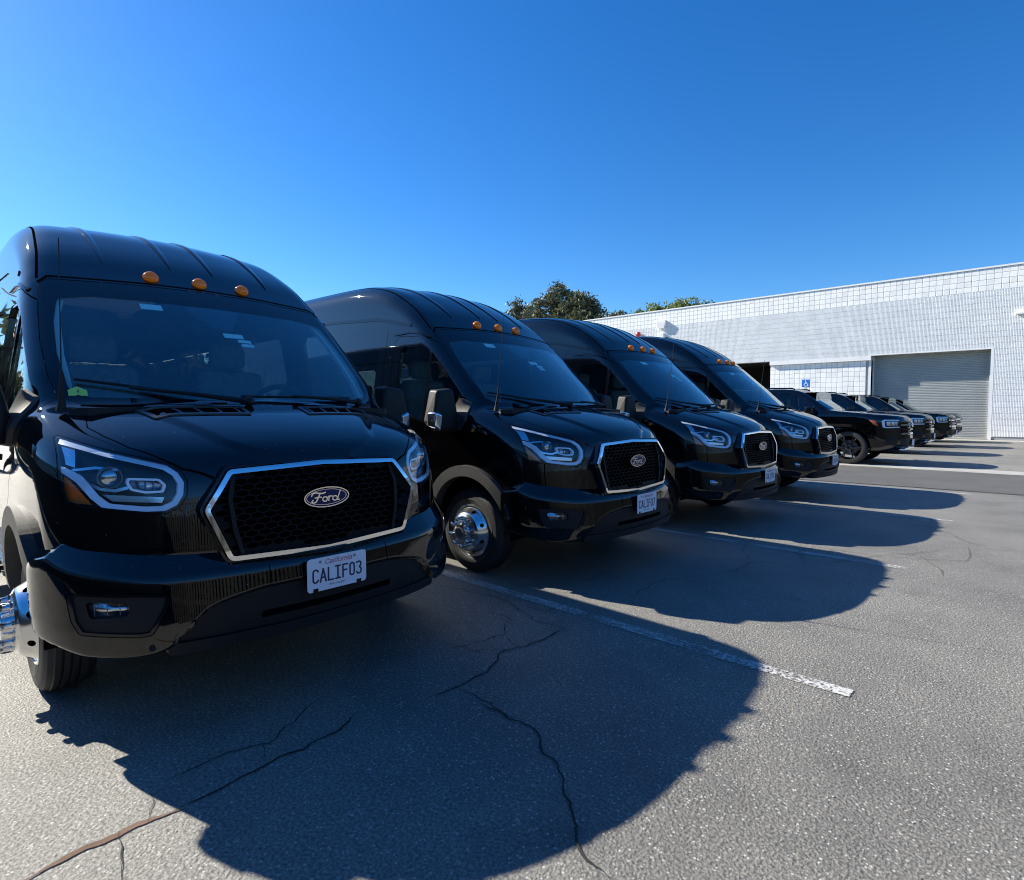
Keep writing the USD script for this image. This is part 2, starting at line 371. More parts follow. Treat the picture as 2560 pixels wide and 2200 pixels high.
def cross(poly):
    polys = getattr(poly, "geoms", [poly])
    cs = []
    for p in polys:
        if p.is_empty or p.geom_type != "Polygon": continue
        p = shapely.geometry.polygon.orient(p)
        cs += [np.asarray(p.exterior.coords)[:-1]] + [np.asarray(h.coords)[:-1] for h in p.interiors]
    return m3.CrossSection([np.ascontiguousarray(c, np.float64) for c in cs], m3.FillRule.EvenOdd)

def prism(poly, axis, lo, hi):
    """Straight prism of a 2D polygon: axis x takes (y, z), y takes (x, z), z takes (x, y)."""
    m = cross(poly).extrude(hi - lo)
    q = m.to_mesh(); v, f = np.asarray(q.vert_properties[:, :3], float), np.asarray(q.tri_verts)
    return solid(*orient_axis(v[:, 0], v[:, 1], v[:, 2] + lo, f, axis))

def orient_axis(a, b, c, f, axis):
    if axis == "x": return np.stack([c, a, b], 1), f
    if axis == "z": return np.stack([a, b, c], 1), f
    return np.stack([a, c, b], 1), f[:, ::-1]

def spline_poly(pts, n=6, closed=True):
    """Smooth closed outline through the points (Catmull-Rom, centripetal-ish)."""
    p = np.asarray(pts, float); q = np.vstack([p[-1:], p, p[:2]]); out = []
    for i in range(1, len(p) + 1):
        p0, p1, p2, p3 = q[i - 1], q[i], q[i + 1], q[(i + 2) % len(q)] if i + 2 < len(q) else q[2]
        for t in np.arange(n) / n:
            out.append(.5 * (2 * p1 + (p2 - p0) * t + (2 * p0 - 5 * p1 + 4 * p2 - p3) * t * t + (3 * p1 - p0 - 3 * p2 + p3) * t ** 3))
    return Polygon(out).buffer(0)

def round_poly(pts, r):
    return Polygon(pts).buffer(0).buffer(-r, quad_segs=6).buffer(2 * r, quad_segs=6).buffer(-r, quad_segs=6)

def mirror2(poly):
    return affinity.scale(poly, -1, 1, origin=(0, 0))

class Skin:
    """Places flat outlines on an implicit surface seen along an axis."""
    def __init__(self, F, axis, sign, origin, far):
        self.F, self.axis, self.sign, self.o, self.far = F, axis, sign, origin, far
    def at(self, a, b):
        a, b = np.broadcast_arrays(np.asarray(a, float), np.asarray(b, float))
        o, d = np.zeros(a.shape + (3,)), np.zeros(3)
        k = "xyz".index(self.axis); d[k] = self.sign
        i, j = [q for q in range(3) if q != k]
        o[..., i], o[..., j], o[..., k] = a, b, self.o
        sh = o.shape; o = o.reshape(-1, 3)
        return outermost(self.F, o, np.tile(d, (len(o), 1)), self.far, n=60, it=30).reshape(sh)[..., k]

class Sheet:
    """A skin given by an explicit function of the two flat coordinates."""
    def __init__(self, fn, axis, sign): self.at, self.axis, self.sign = fn, axis, sign

def conform(poly, skin, lo, hi, edge=.025):
    """The outline as a solid between offsets lo and hi (along the skin's axis, outwards) of the skin. Returns (v, f, corner normals)."""
    cs = cross(poly)
    q = cs.extrude(.004).refine_to_length(edge).to_mesh()
    v, f = np.asarray(q.vert_properties[:, :3], float), np.asarray(q.tri_verts, int)
    t = v[:, 2] / .004
    ab, inv = np.unique(np.round(v[:, :2], 6), axis=0, return_inverse=True)
    inv = inv.reshape(-1)
    e = 2e-3
    s0 = skin.at(ab[:, 0], ab[:, 1])
    sa = (skin.at(ab[:, 0] + e, ab[:, 1]) - skin.at(ab[:, 0] - e, ab[:, 1])) / (2 * e)
    sb = (skin.at(ab[:, 0], ab[:, 1] + e) - skin.at(ab[:, 0], ab[:, 1] - e)) / (2 * e)
    sa, sb = np.clip(sa, -6, 6), np.clip(sb, -6, 6)
    if skin.sign < 0: t = 1 - t
    c = s0[inv] + skin.sign * (lo + (hi - lo) * np.where(skin.sign > 0, t, 1 - (1 - t)))
    V, Fc = orient_axis(v[:, 0], v[:, 1], c, f, skin.axis)
    n2 = np.stack([-sa, -sb, np.ones(len(sa))], 1)[inv] * skin.sign
    N, _ = orient_axis(n2[:, 0], n2[:, 1], n2[:, 2], f, skin.axis)
    N /= np.linalg.norm(N, axis=1, keepdims=True)
    fn = np.cross(V[Fc[:, 1]] - V[Fc[:, 0]], V[Fc[:, 2]] - V[Fc[:, 0]])
    fn /= np.maximum(np.linalg.norm(fn, axis=1, keepdims=True), 1e-15)
    vol = np.einsum("ij,ij->i", V[Fc[:, 0]], np.cross(V[Fc[:, 1]], V[Fc[:, 2]])).sum()
    if vol < 0: Fc, fn = Fc[:, ::-1], -fn
    tt = t[Fc]
    cn = np.repeat(fn[:, None], 3, 1)
    top, bot = (tt > .999).all(1), (tt < .001).all(1)
    cn[top] = N[Fc[top]]; cn[bot] = -N[Fc[bot]]
    return V, Fc, cn

def join_shaded(*parts):
    V, Fa, C, k = [], [], [], 0
    for v, f, c in parts:
        V.append(v); Fa.append(f + k); C.append(c); k += len(v)
    return np.vstack(V), np.vstack(Fa), np.vstack(C)

def shaded(man, *fields, tol=.003):
    """Corner normals for a boolean result: the field's gradient on faces that lie on a field's zero set, face normals elsewhere."""
    q = man.to_mesh(); v, f = np.asarray(q.vert_properties[:, :3], float), np.asarray(q.tri_verts, int)
    fn = np.cross(v[f[:, 1]] - v[f[:, 0]], v[f[:, 2]] - v[f[:, 0]])
    fn /= np.maximum(np.linalg.norm(fn, axis=1, keepdims=True), 1e-15)
    cn = np.repeat(fn[:, None], 3, 1)
    for F in fields:
        near = np.abs(F(v)) < tol
        g = grad(F, v)
        ok = near[f].all(1) & (np.einsum("ij,ij->i", g[f].mean(1), fn) > .6)
        cn[ok] = g[f[ok]]
    return v, f, cn

def flipy(mesh):
    if isinstance(mesh, tuple) and len(mesh) == 3:
        v, f, c = mesh; s = np.array([1, -1, 1.0])
        return v * s, f[:, ::-1], c[:, ::-1] * s
    m = to_tri(mesh).copy(); m.vertices = m.vertices * [1, -1, 1]; m.faces = m.faces[:, ::-1]
    return m

def moved(mesh, d):
    m = to_tri(mesh).copy(); m.apply_translation(d); return m
# ---------------------------------------------------------------- the passenger van
def mir(p):                                            # both sides of an outline given for +y, as (side, polygon) with the y in the first coordinate
    return [(1, p), (-1, mirror2(p))]

GRILLE_OUT = round_poly([(-.425, 1.076), (0, 1.092), (.425, 1.076), (.538, .915), (.45, .690), (0, .668), (-.45, .690), (-.538, .915)], .035)
GRILLE_IN = GRILLE_OUT.buffer(-.020)
HEADLAMP = round_poly([(.935, 1.225), (.875, 1.196), (.80, 1.163), (.70, 1.130), (.62, 1.105), (.583, 1.072), (.567, 1.03), (.574, .975), (.60, .930), (.645, .908), (.71, .909), (.80, .924), (.88, .938), (.940, .958), (.949, 1.08)], .012)
FOG_OUT = round_poly([(.968, .607), (.925, .616), (.766, .605), (.664, .592), (.676, .537), (.73, .436), (.77, .432), (.937, .450), (.958, .50)], .018)
HOOD = round_poly([(-.772, .80), (-.62, .822), (-.50, .785), (-.377, .727), (-.27, .635), (-.215, .572), (-.150, .44), (-.118, .22), (-.108, 0), (-.118, -.22), (-.150, -.44), (-.215, -.572), (-.27, -.635), (-.377, -.727), (-.50, -.785), (-.62, -.822), (-.772, -.80), (-.745, -.5), (-.735, 0), (-.745, .5)], .02)
SHIELD = round_poly([(-.838, 2.035), (-.79, 2.078), (-.31, 2.098), (0, 2.102), (.31, 2.098), (.79, 2.078), (.838, 2.035), (.868, 1.86), (.890, 1.68), (.892, 1.50), (.872, 1.405), (.80, 1.36), (.4, 1.36), (0, 1.36), (-.4, 1.36), (-.80, 1.36), (-.872, 1.405), (-.892, 1.50), (-.890, 1.68), (-.868, 1.86)], .03)
SHIELD_GLASS = round_poly([(-.775, 1.948), (-.6, 1.978), (0, 1.985), (.6, 1.978), (.775, 1.948), (.815, 1.80), (.835, 1.62), (.825, 1.44), (.76, 1.395), (0, 1.385), (-.76, 1.395), (-.825, 1.44), (-.835, 1.62), (-.815, 1.80)], .03)
FRONT_WINDOW = round_poly([(-2.05, 1.89), (-2.0, 1.94), (-1.74, 1.93), (-1.585, 1.87), (-1.20, 1.545), (-1.075, 1.41), (-1.12, 1.285), (-1.35, 1.232), (-1.60, 1.225), (-1.75, 1.26), (-1.98, 1.345), (-2.06, 1.42)], .03)
FRONT_DOOR = round_poly([(-2.165, .44), (-2.165, 1.98), (-2.10, 2.035), (-1.73, 2.01), (-1.53, 1.925), (-1.16, 1.60), (-1.00, 1.42), (-1.00, 1.15), (-1.28, .93), (-1.50, .78), (-1.56, .44)], .03)
SIDE_WINDOWS = [round_poly([(a, 1.30), (b, 1.30), (b, 1.955), (a, 1.955)], .06) for a, b in ((-3.52, -2.42), (-4.98, -3.86), (-6.36, -5.20))]

def shape_grille(y, z):
    return VAN_PROFILE_X(z) + .016 - .055 * y ** 2
_zs = np.linspace(.60, 1.14, 80)
_xs = Skin(van_f, "x", 1, -2.2, 2.6).at(np.zeros(80), _zs)
VAN_PROFILE_X = interpolate.interp1d(_zs, _xs, bounds_error=False, fill_value=(_xs[0], _xs[-1]))

def hexes(area, w, h, wall):
    """Honeycomb web filling an outline: cells w wide, h tall."""
    x0, y0, x1, y1 = area.bounds
    cells = []
    for r in range(int((y1 - y0) / (h * .75)) + 3):
        for c in range(int((x1 - x0) / w) + 3):
            cx, cy = x0 + (c + .5 * (r % 2)) * w, y0 + r * h * .75
            cells.append(Polygon([(cx, cy + h / 2), (cx + w / 2, cy + h / 4), (cx + w / 2, cy - h / 4), (cx, cy - h / 2), (cx - w / 2, cy - h / 4), (cx - w / 2, cy + h / 4)]).buffer(-wall / 2))
    inner = area.buffer(-.006)
    return area.difference(unary_union([c for c in cells if inner.contains(c)]))

def strokes_poly(lines, width, cap=1):
    return unary_union([LineString(l).buffer(width / 2, cap_style=cap, join_style=1, quad_segs=4) for l in lines])

def arc(cx, cy, rx, ry, a0, a1, n=14):
    t = np.radians(np.linspace(a0, a1, n)); return [(cx + rx * math.cos(q), cy + ry * math.sin(q)) for q in t]

GLYPHS = {                                             # plate lettering on a 1 x 2.2 cell, drawn as strokes
    "C": [arc(.5, 1.72, .42, .42, 10, 180) + arc(.5, .46, .42, .42, 180, 350)],
    "A": [[(.02, .02), (.5, 2.14), (.98, .02)], [(.2, .72), (.8, .72)]],
    "L": [[(.12, 2.14), (.12, .06), (.95, .06)]],
    "I": [[(.5, .06), (.5, 2.14)], [(.1, 2.14), (.9, 2.14)], [(.1, .06), (.9, .06)]],
    "F": [[(.12, .02), (.12, 2.14), (.92, 2.14)], [(.12, 1.18), (.78, 1.18)]],
    "0": [arc(.5, 1.68, .38, .44, 0, 180) + arc(.5, .5, .38, .44, 180, 360) + [(.88, 1.68)]],
    "1": [[(.2, 1.7), (.55, 2.14), (.55, .04)], [(.15, .06), (.9, .06)]],
    "3": [[(.08, 2.0)] + arc(.48, 1.66, .38, .46, 110, -70) + arc(.48, .58, .42, .54, 75, -160)],
    "5": [[(.85, 2.14), (.18, 2.14), (.14, 1.3)] + arc(.46, .72, .42, .66, 110, -160)],
    "7": [[(.08, 2.14), (.92, 2.14), (.4, .02)]]}

def plate_text(word):
    u, pitch = .0295, .0375                            # cell width and advance in metres
    x = -pitch * (len(word) - 1) / 2 - u / 2
    out = []
    for ch in word:
        out.append(affinity.translate(affinity.scale(strokes_poly(GLYPHS[ch], .27), u, u * .95, origin=(0, 0)), x, -.036)); x += pitch
    return unary_union(out)

def flat_mesh(poly, depth):
    """An outline drawn in (right, up) as seen from the front of the vehicle, raised towards +x."""
    m = cross(poly).extrude(depth).to_mesh()
    v, f = np.asarray(m.vert_properties[:, :3], float), np.asarray(m.tri_verts)
    return trimesh.Trimesh(np.stack([v[:, 2], v[:, 0], v[:, 1]], 1), f, process=False)

def text_flat(text, height, slant=0.0, depth=.0006, bold=False, squeeze=1.0):
    t = meshkit.text_mesh(text, height, depth, bold)
    v = np.array(t.vertices); v[:, 0] = (v[:, 0] - v[:, 0].mean()) * squeeze + slant * v[:, 1]
    return trimesh.Trimesh(np.stack([v[:, 2], v[:, 0], v[:, 1]], 1), t.faces, process=False)

PLATE_SHAPE = sbox(-.1525, -.077, .1525, .077).buffer(-.016).buffer(.016, quad_segs=5)
PLATE_SHAPE = PLATE_SHAPE.difference(unary_union([sbox(s * .112 - .0135, -.09, s * .112 + .0135, -.062) for s in (-1, 1)]))
def plate_word(word): return flat_mesh(plate_text(word), .0009)

def build_plate(parent, at, word):
    p = put("license_plate", moved(flat_mesh(PLATE_SHAPE, .003), at), "plate_white", parent, "white front licence plate reading CALIF" + word[5:])
    q = np.array(at) + [.0031, 0, 0]
    put("plate_number", moved(plate_word(word), q), "plate_navy", p)
    put("state_name", moved(text_flat("California", .0235, .25, squeeze=.98), q + [0, 0, .043]), "plate_red", p)
    put("web_address", moved(text_flat("dmv.ca.gov", .0085, 0, squeeze=1.35), q + [0, 0, -.0585]), "plate_navy", p)
    for s in (-1, 1):
        b = trimesh.creation.cylinder(.0065, .004, sections=12); b.apply_transform(trimesh.transformations.rotation_matrix(math.pi / 2, [0, 1, 0])); b.apply_translation(q + [.001, s * .089, .058])
        put("plate_bolt", b, "plate_grey", p)
    return p

def seat(at, w=.50, head=True, tall=.70):
    a = np.array(at, float)
    parts = [rbox((.50, w, .14), .05, a + [0, 0, .42]), rbox((.13, w * .96, tall), .05, a + [-.27, 0, .42 + tall / 2])]
    if head: parts.append(rbox((.10, .27, .19), .045, a + [-.31, 0, .42 + tall + .12]))
    parts.append(bx(a[0] - .2, a[0] + .18, a[1] - w * .3, a[1] + w * .3, a[2] + .0, a[2] + .36))
    return cat_(*parts)

FRONT_SKIN = Skin(van_f, "x", 1, -2.2, 2.6)
SIDE_L, SIDE_R = Skin(van_f, "y", 1, 0, 1.6), Skin(van_f, "y", -1, 0, 1.6)
TOP_SKIN = Skin(van_f, "z", 1, .8, 2.4)
BUMP_SKIN = Skin(bump_f, "x", 1, -.9, 1.2)
GRILLE_SKIN = Sheet(shape_grille, "x", 1)

def build_wheel(parent, x, side, front=True):
    """Steel wheel under a polished cover: dished at the back axle, domed at the front."""
    y0 = side * .895                                   # middle of the tyre
    tyre = [(.205, -.085), (.225, -.098), (.27, -.106), (.310, -.102), (.333, -.088), (.340, -.066), (.3455, -.062), (.3455, -.036), (.334, -.033), (.334, -.028), (.3455, -.025), (.346, -.004), (.334, -.001), (.334, .004), (.346, .007),
            (.3455, .028), (.334, .031), (.334, .036), (.3455, .039), (.3455, .062), (.340, .066), (.333, .088), (.322, .096), (.310, .102), (.300, .1035), (.285, .1065), (.27, .106), (.262, .1085), (.250, .105), (.232, .100), (.218, .095), (.205, .082)]
    t = put("tyre", lathe(tyre + [tyre[0]], "y", 72, (x, y0, .345), side), "rubber", parent)
    if front:
        cov = [(.218, .086), (.2155, .097), (.209, .100), (.203, .096), (.199, .089), (.194, .091), (.186, .101), (.160, .146), (.153, .156), (.146, .162), (.138, .165), (.130, .172), (.082, .172), (.075, .175), (.072, .206), (.068, .215), (.058, .220), (.040, .2215), (.0, .2225), (0, .06), (.19, .06)]
        hole_r, hole_y, lug_r, lug_y = .174, .122, .108, .172
    else:
        cov = [(.218, .086), (.2155, .097), (.209, .100), (.203, .096), (.197, .06), (.19, .0), (.182, -.05), (.165, -.065), (.14, -.06), (.12, -.06), (.085, -.06), (.08, -.05), (.078, .05), (.07, .06), (0, .062), (0, -.09), (.20, -.08)]
        hole_r, hole_y, lug_r, lug_y = .168, -.066, .104, -.06
    cm = lathe(cov + [cov[0]], "y", 64, (x, y0, .345), side)
    holes = []
    for k in range(8):
        a = 2 * math.pi * (k + .5) / 8
        c = m3.Manifold.cylinder(.05, .0165, .0165, 20).translate((0, 0, -.025))
        c = c.rotate((0, 90, 0)).rotate((0, 0, side * 30)) if front else c.rotate((90, 0, 0))
        holes.append(c.rotate((0, -math.degrees(a), 0)).translate((x + hole_r * math.cos(a), y0 + side * hole_y, .345 + hole_r * math.sin(a))))
    cov_m = solid(cm.vertices, cm.faces)
    cov_m = cov_m - m3.Manifold.compose(holes) if cov_m.status() == m3.Error.NoError else cm
    c = put("wheel_cover", cov_m, "steel_cover", parent, smooth=38)
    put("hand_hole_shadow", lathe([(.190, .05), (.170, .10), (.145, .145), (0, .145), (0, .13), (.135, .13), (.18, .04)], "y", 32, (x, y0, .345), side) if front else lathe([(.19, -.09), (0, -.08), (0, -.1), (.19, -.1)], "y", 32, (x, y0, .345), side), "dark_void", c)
    for k in range(8):
        a = 2 * math.pi * (k + .25) / 8
        nut = lathe([(0, 0), (.0205, 0), (.0205, .008), (.0165, .011), (.0150, .036), (.0175, .042), (.0175, .052), (.012, .060), (0, .062)], "y", 14, (x + lug_r * math.cos(a), y0 + side * lug_y, .345 + lug_r * math.sin(a)), side)
        put("lug_nut", nut, "chrome", c)
    if front:
        put("hub_emblem", lathe([(0, .0), (.036, 0), (.036, .004), (.030, .005), (.0, .005)], "y", 24, (x, y0 + side * .2222, .345), side), "lamp_grey", c)

def tilted(mesh, up):
    v, f, c = mesh
    front = c[..., 0] > .15
    c = c.copy(); c[..., 2] += np.where(front, up, 0.0)
    return v, f, c / np.linalg.norm(c, axis=-1, keepdims=True)

def bowled(mesh, at, size, k=.75):
    """A reflector's curvature: normals spread away from a centre, stepped into facets."""
    v, f, c = mesh
    front = c[..., 0] > .15
    p = v[f]
    d = np.stack([(p[..., 1] - at[0]) / size[0], (p[..., 2] - at[1]) / size[1]], -1)
    d = d + .35 * np.sin(d * 5.0)
    c = c.copy(); c[..., 1] += np.where(front, d[..., 0] * k, 0); c[..., 2] += np.where(front, d[..., 1] * k, 0)
    return v, f, c / np.linalg.norm(c, axis=-1, keepdims=True)

def build_headlamp(parent, s, outline):
    mp = (lambda p: p) if s > 0 else mirror2
    h = put("headlight", conform(mp(outline.buffer(.004)), FRONT_SKIN, -.085, -.078, .03), "lamp_dark", parent)
    rim = outline.buffer(.004).difference(outline.buffer(-.006))
    put("bezel", conform(mp(rim), FRONT_SKIN, -.08, -.004, .03), "gloss_black", h)
    guide = LineString([(.927, 1.2), (.875, 1.178), (.80, 1.146), (.70, 1.114), (.632, 1.091), (.600, 1.062), (.585, 1.025), (.592, .978), (.613, .943), (.65, .924), (.71, .925), (.80, .939), (.832, .946)]).buffer(.0105, cap_style=2)
    guide = guide.union(Polygon([(.795, .930), (.84, .938), (.868, .972), (.905, 1.038), (.947, 1.082), (.947, 1.108), (.912, 1.085), (.885, 1.06), (.845, .985)]))
    guide = guide.intersection(outline.buffer(-.006))
    put("light_guide", tilted(conform(mp(guide), FRONT_SKIN, -.022, -.007, .02), .55), "light_guide", h)
    amber = Polygon([(.862, .945), (.940, .958), (.946, 1.06), (.925, 1.055), (.90, 1.01)]).intersection(outline.buffer(-.006))
    band = Polygon([(.885, 1.185), (.933, 1.213), (.947, 1.12), (.90, 1.095)]).intersection(outline.buffer(-.006))
    put("side_band", conform(mp(band), FRONT_SKIN, -.05, -.03, .02), "satin_chrome", h)
    put("side_reflector", conform(mp(amber), FRONT_SKIN, -.04, -.03, .02), "amber_reflector", h)
    low = Polygon([(.645, .942), (.80, .957), (.83, .985), (.635, .965)])
    put("lower_trim", conform(mp(low), FRONT_SKIN, -.058, -.05, .02), "satin_chrome", h)
    y, z = .800 * s, 1.052
    x = float(FRONT_SKIN.at(y, z)) - .05
    ball = trimesh.creation.icosphere(3, .036); ball.apply_scale([.55, 1, 1]); ball.apply_translation([x, y, z])
    put("projector_lens", ball, "mirror_face", h)
    put("projector_ring", lathe([(.036, -.02), (.046, -.02), (.047, .004), (.043, .010), (.038, .004)], "x", 28, (x, y, z)), "lamp_grey", h)
    arm = LineString([(.905, 1.085), (.84, 1.094), (.78, 1.085)]).buffer(.005).union(LineString([(.893, 1.066), (.868, 1.03), (.835, 1.008), (.79, 1.0), (.752, 1.012)]).buffer(.006))
    put("projector_trim", conform(mp(arm), FRONT_SKIN, -.045, -.034, .02), "satin_chrome", h)
    lamp = round_poly([(.752, 1.052), (.650, 1.044), (.628, 1.018), (.640, .986), (.70, .986), (.745, 1.0), (.757, 1.03)], .012)
    put("turn_lamp_rim", conform(mp(lamp.difference(lamp.buffer(-.009))), FRONT_SKIN, -.05, -.032, .02), "light_guide", h)
    put("turn_lamp", bowled(conform(mp(lamp.buffer(-.009)), FRONT_SKIN, -.062, -.055, .012), (s * .69, 1.018), (.06, .034)), "satin_chrome", h)
    rib = unary_union([sbox(.665 + .030 * k, .985, .667 + .030 * k, 1.045) for k in range(3)]).intersection(lamp.buffer(-.009))
    put("turn_lamp_ribs", conform(mp(rib), FRONT_SKIN, -.056, -.046, .02), "lamp_grey", h)
    put("lens", conform(mp(outline.buffer(-.001)), FRONT_SKIN, -.005, 0, .03), "clear_lens", h)

def build_mirror(parent, s):
    head = m3.Manifold.batch_hull([m3.Manifold.sphere(.035, 14).translate((x, s * y, z)) for x, y, z in
        ((-1.155, 1.10, 1.475), (-1.155, 1.215, 1.462), (-1.150, 1.255, 1.25), (-1.150, 1.235, 1.20), (-1.160, 1.075, 1.20), (-1.155, 1.06, 1.30),
         (-1.235, 1.09, 1.478), (-1.235, 1.20, 1.468), (-1.245, 1.245, 1.25), (-1.24, 1.06, 1.21))])
    h = put("door_mirror", head, "black_plastic", parent, smooth=50)
    g = m3.Manifold.batch_hull([m3.Manifold.sphere(.014, 8).translate((-1.262, s * y, z)) for y, z in ((1.10, 1.465), (1.205, 1.455), (1.245, 1.25), (1.08, 1.22))])
    put("mirror_glass", g, "mirror_face", h, smooth=40)
    lamp = m3.Manifold.batch_hull([m3.Manifold.sphere(.02, 10).translate((x, s * y, z)) for x, y, z in ((-1.125, 1.262, 1.30), (-1.122, 1.225, 1.285), (-1.125, 1.232, 1.19), (-1.130, 1.268, 1.215), (-1.19, 1.272, 1.30), (-1.19, 1.272, 1.22))])
    put("turn_signal", lamp, "satin_chrome", h, smooth=45)
    arm = m3.Manifold.batch_hull([m3.Manifold.sphere(r, 10).translate((x, s * y, z)) for x, y, z, r in ((-1.20, 1.085, 1.235, .035), (-1.19, 1.085, 1.20, .03), (-1.18, .985, 1.215, .04), (-1.16, .985, 1.18, .035))])
    put("mirror_arm", arm, "black_plastic", h, smooth=50)
    cheek = round_poly([(-1.155, 1.44), (-1.06, 1.395), (-1.03, 1.25), (-1.10, 1.17), (-1.25, 1.17), (-1.245, 1.255)], .02)
    put("mirror_base", conform(cheek, SIDE_L if s > 0 else SIDE_R, .001, .022, .03), "grey_plastic", h)

def build_van(root):
    outer = level_solid(van_f, (-1.6, 0, .8), (-5.6, 0, .9), (1.03, .5, 1.9), 400, 110, 20, np.linspace(-1.6, -5.6, 60))
    inner = level_solid(van_f, (-1.6, 0, .8), (-5.6, 0, .9), (1.03, .5, 1.9), 200, 56, 12, np.linspace(-1.6, -5.6, 30), level=-.035)
    shell = outer - inner
    wheels_x = (-1.02, -4.77)
    arch = [m3.Manifold.cylinder(1.3, .445, .445, 56).rotate((90, 0, 0)).translate((x, yy, .36)) for x in wheels_x for yy in (-.62 + 0, .62 + 1.3)]
    rear_win = [round_poly([(s * .08, 1.25), (s * .80, 1.25), (s * .74, 1.95), (s * .08, 1.95)], .05) for s in (-1, 1)]
    cuts = [prism(w, "x", -7.0, -6.3) for w in rear_win] + [prism(GRILLE_IN.buffer(.004), "x", -.6, .4), prism(SHIELD, "x", -1.75, .2)] + arch
    for s, hp in mir(HEADLAMP): cuts.append(prism(hp.buffer(.005), "x", -.80, .3))
    door_cut, door_in, win_cut = [], [], []
    for s in (-1, 1):
        lo, hi = (.80, 1.3) if s > 0 else (-1.3, -.80)
        door_cut.append(prism(FRONT_DOOR, "y", lo, hi)); door_in.append(prism(FRONT_DOOR.buffer(-.005), "y", lo, hi))
        win_cut += [prism(w, "y", lo, hi) for w in [FRONT_WINDOW] + SIDE_WINDOWS]
        for x in (-2.30, -3.66):                      # shut lines of the sliding door
            cuts.append(bx_m(x - .003, x + .003, min(lo, hi), max(lo, hi), .45, 2.10))
    hood_in, hood_cut = prism(HOOD, "z", 1.03, 1.5), prism(HOOD.buffer(.005), "z", 1.03, 1.5)
    cuts_all = m3.Manifold.batch_boolean(cuts, m3.OpType.Add)
    wins = m3.Manifold.batch_boolean(win_cut, m3.OpType.Add)
    base = shell - cuts_all
    body = base - m3.Manifold.batch_boolean(door_cut + win_cut + [hood_cut], m3.OpType.Add)
    # seams: windscreen header, roof ditches
    put("body", shaded(body, van_f), "black_paint", root)
    hood = put("hood", shaded((base ^ hood_in), van_f), "black_paint", root)
    for s, d in zip((-1, 1), door_in):
        dr = put("front_door", shaded((base ^ d) - wins, van_f), "black_paint", root)
        sk = SIDE_L if s > 0 else SIDE_R
        put("window", conform(FRONT_WINDOW.buffer(-.002), sk, -.022, -.018, .06), "side_glass", dr)
        put("window_frame", conform(FRONT_WINDOW.difference(FRONT_WINDOW.buffer(-.014)), sk, -.03, -.004, .05), "gloss_black", dr)
        put("window_divider", conform(sbox(-1.615, 1.22, -1.585, 1.90).intersection(FRONT_WINDOW), sk, -.016, -.003, .06), "gloss_black", dr)
        put("door_handle", conform(round_poly([(-2.10, 1.055), (-1.87, 1.055), (-1.87, 1.09), (-2.10, 1.09)], .015), sk, .004, .035, .03), "black_plastic", dr)
        put("door_gutter", conform(LineString([(-2.18, 2.055), (-1.95, 2.06), (-1.78, 2.04), (-1.66, 2.0)]).buffer(.009), sk, .0, .010, .04), "gloss_black", root)
        for w in SIDE_WINDOWS:
            put("side_window", conform(w.buffer(-.003), sk, -.008, -.004, .12), "privacy_glass", root)
        rail = LineString([(-6.3, 2.305), (-4.5, 2.315), (-3.4, 2.30), (-2.5, 2.24), (-1.95, 2.13)]).buffer(.016, cap_style=1)
        put("roof_gutter", conform(rail, sk, -.004, .006, .06), "gloss_black", root)
        for x in wheels_x:
            ring = Point(x, .36).buffer(.528, quad_segs=24).difference(Point(x, .36).buffer(.438, quad_segs=24)).intersection(sbox(x - .6, .40, x + .6, 1.0))
            fl = put("arch_flare", conform(ring, Sheet(lambda a, b, s=s: s * (np.minimum(1.03, VAN_HW(b)) - .03 * sstep(-.75, -.4, a)), "y", s), -.06, .028, .05), "grey_plastic", root)
            lin = trimesh.creation.annulus(.445, .46, .42, sections=48); lin.apply_transform(trimesh.transformations.rotation_matrix(math.pi / 2, [1, 0, 0])); lin.apply_translation([x, s * .80, .36])
            lin = to_tri(solid(lin.vertices, lin.faces).trim_by_plane((0, 0, 1), .33))
            back = bx(x - .45, x + .45, s * .58 - .01, s * .58 + .01, .34, .82)
            put("wheel_liner", cat_(lin, back), "dark_void", root)
        step = [rbox((1.62, .20, .035), .012, (-3.0 + .0, s * 1.10, .345))] + [bx(-3.78, -2.22, s * 1.10 - .085 + .028 * k, s * 1.10 - .075 + .028 * k, .362, .367) for k in range(6)]
        st = put("side_step", cat_(*step), "satin_chrome", root)
        put("step_bracket", cat_(bx(-2.5, -2.44, min(s * .9, s * 1.1), max(s * .9, s * 1.1), .30, .33), bx(-3.56, -3.5, min(s * .9, s * 1.1), max(s * .9, s * 1.1), .30, .33)), "black_plastic", st)
        rep = m3.Manifold.sphere(.022, 18).scale((1.25, .6, 1)).translate((-.955, s * 1.018, 1.172))
        put("side_repeater", rep, "amber", root, smooth=60)
        build_mirror(root, s)
        for x, fr in ((-1.02, True), (-4.77, False)): build_wheel(root, x, s, fr)
    # windscreen: black printed border, the clear pane, stickers
    sh = put("windshield_border", conform(SHIELD.buffer(-.004).difference(SHIELD_GLASS), FRONT_SKIN, -.010, -.004, .05), "gloss_black", root)
    ws = put("windshield", conform(SHIELD_GLASS, FRONT_SKIN, -.0095, -.0045, .05), "windshield_glass", root)
    for (y0, z0, y1, z1), m in (((-.40, 1.925, -.29, 1.962), "sticker_pale"), ((-.015, 1.775, .10, 1.805), "sticker_pale"), ((.055, 1.748, .135, 1.768), "sticker_pale"), ((.065, 1.722, .14, 1.742), "sticker_pale")):
        put("sticker", conform(sbox(y0, z0, y1, z1), FRONT_SKIN, -.014, -.0105, .05), m, ws)
    cam_pod = round_poly([(-.17, 1.985), (.17, 1.985), (.10, 1.88), (.055, 1.835), (-.055, 1.835), (-.10, 1.88)], .02)
    put("camera_pod", conform(cam_pod, FRONT_SKIN, -.05, -.012, .05), "gloss_black", ws)
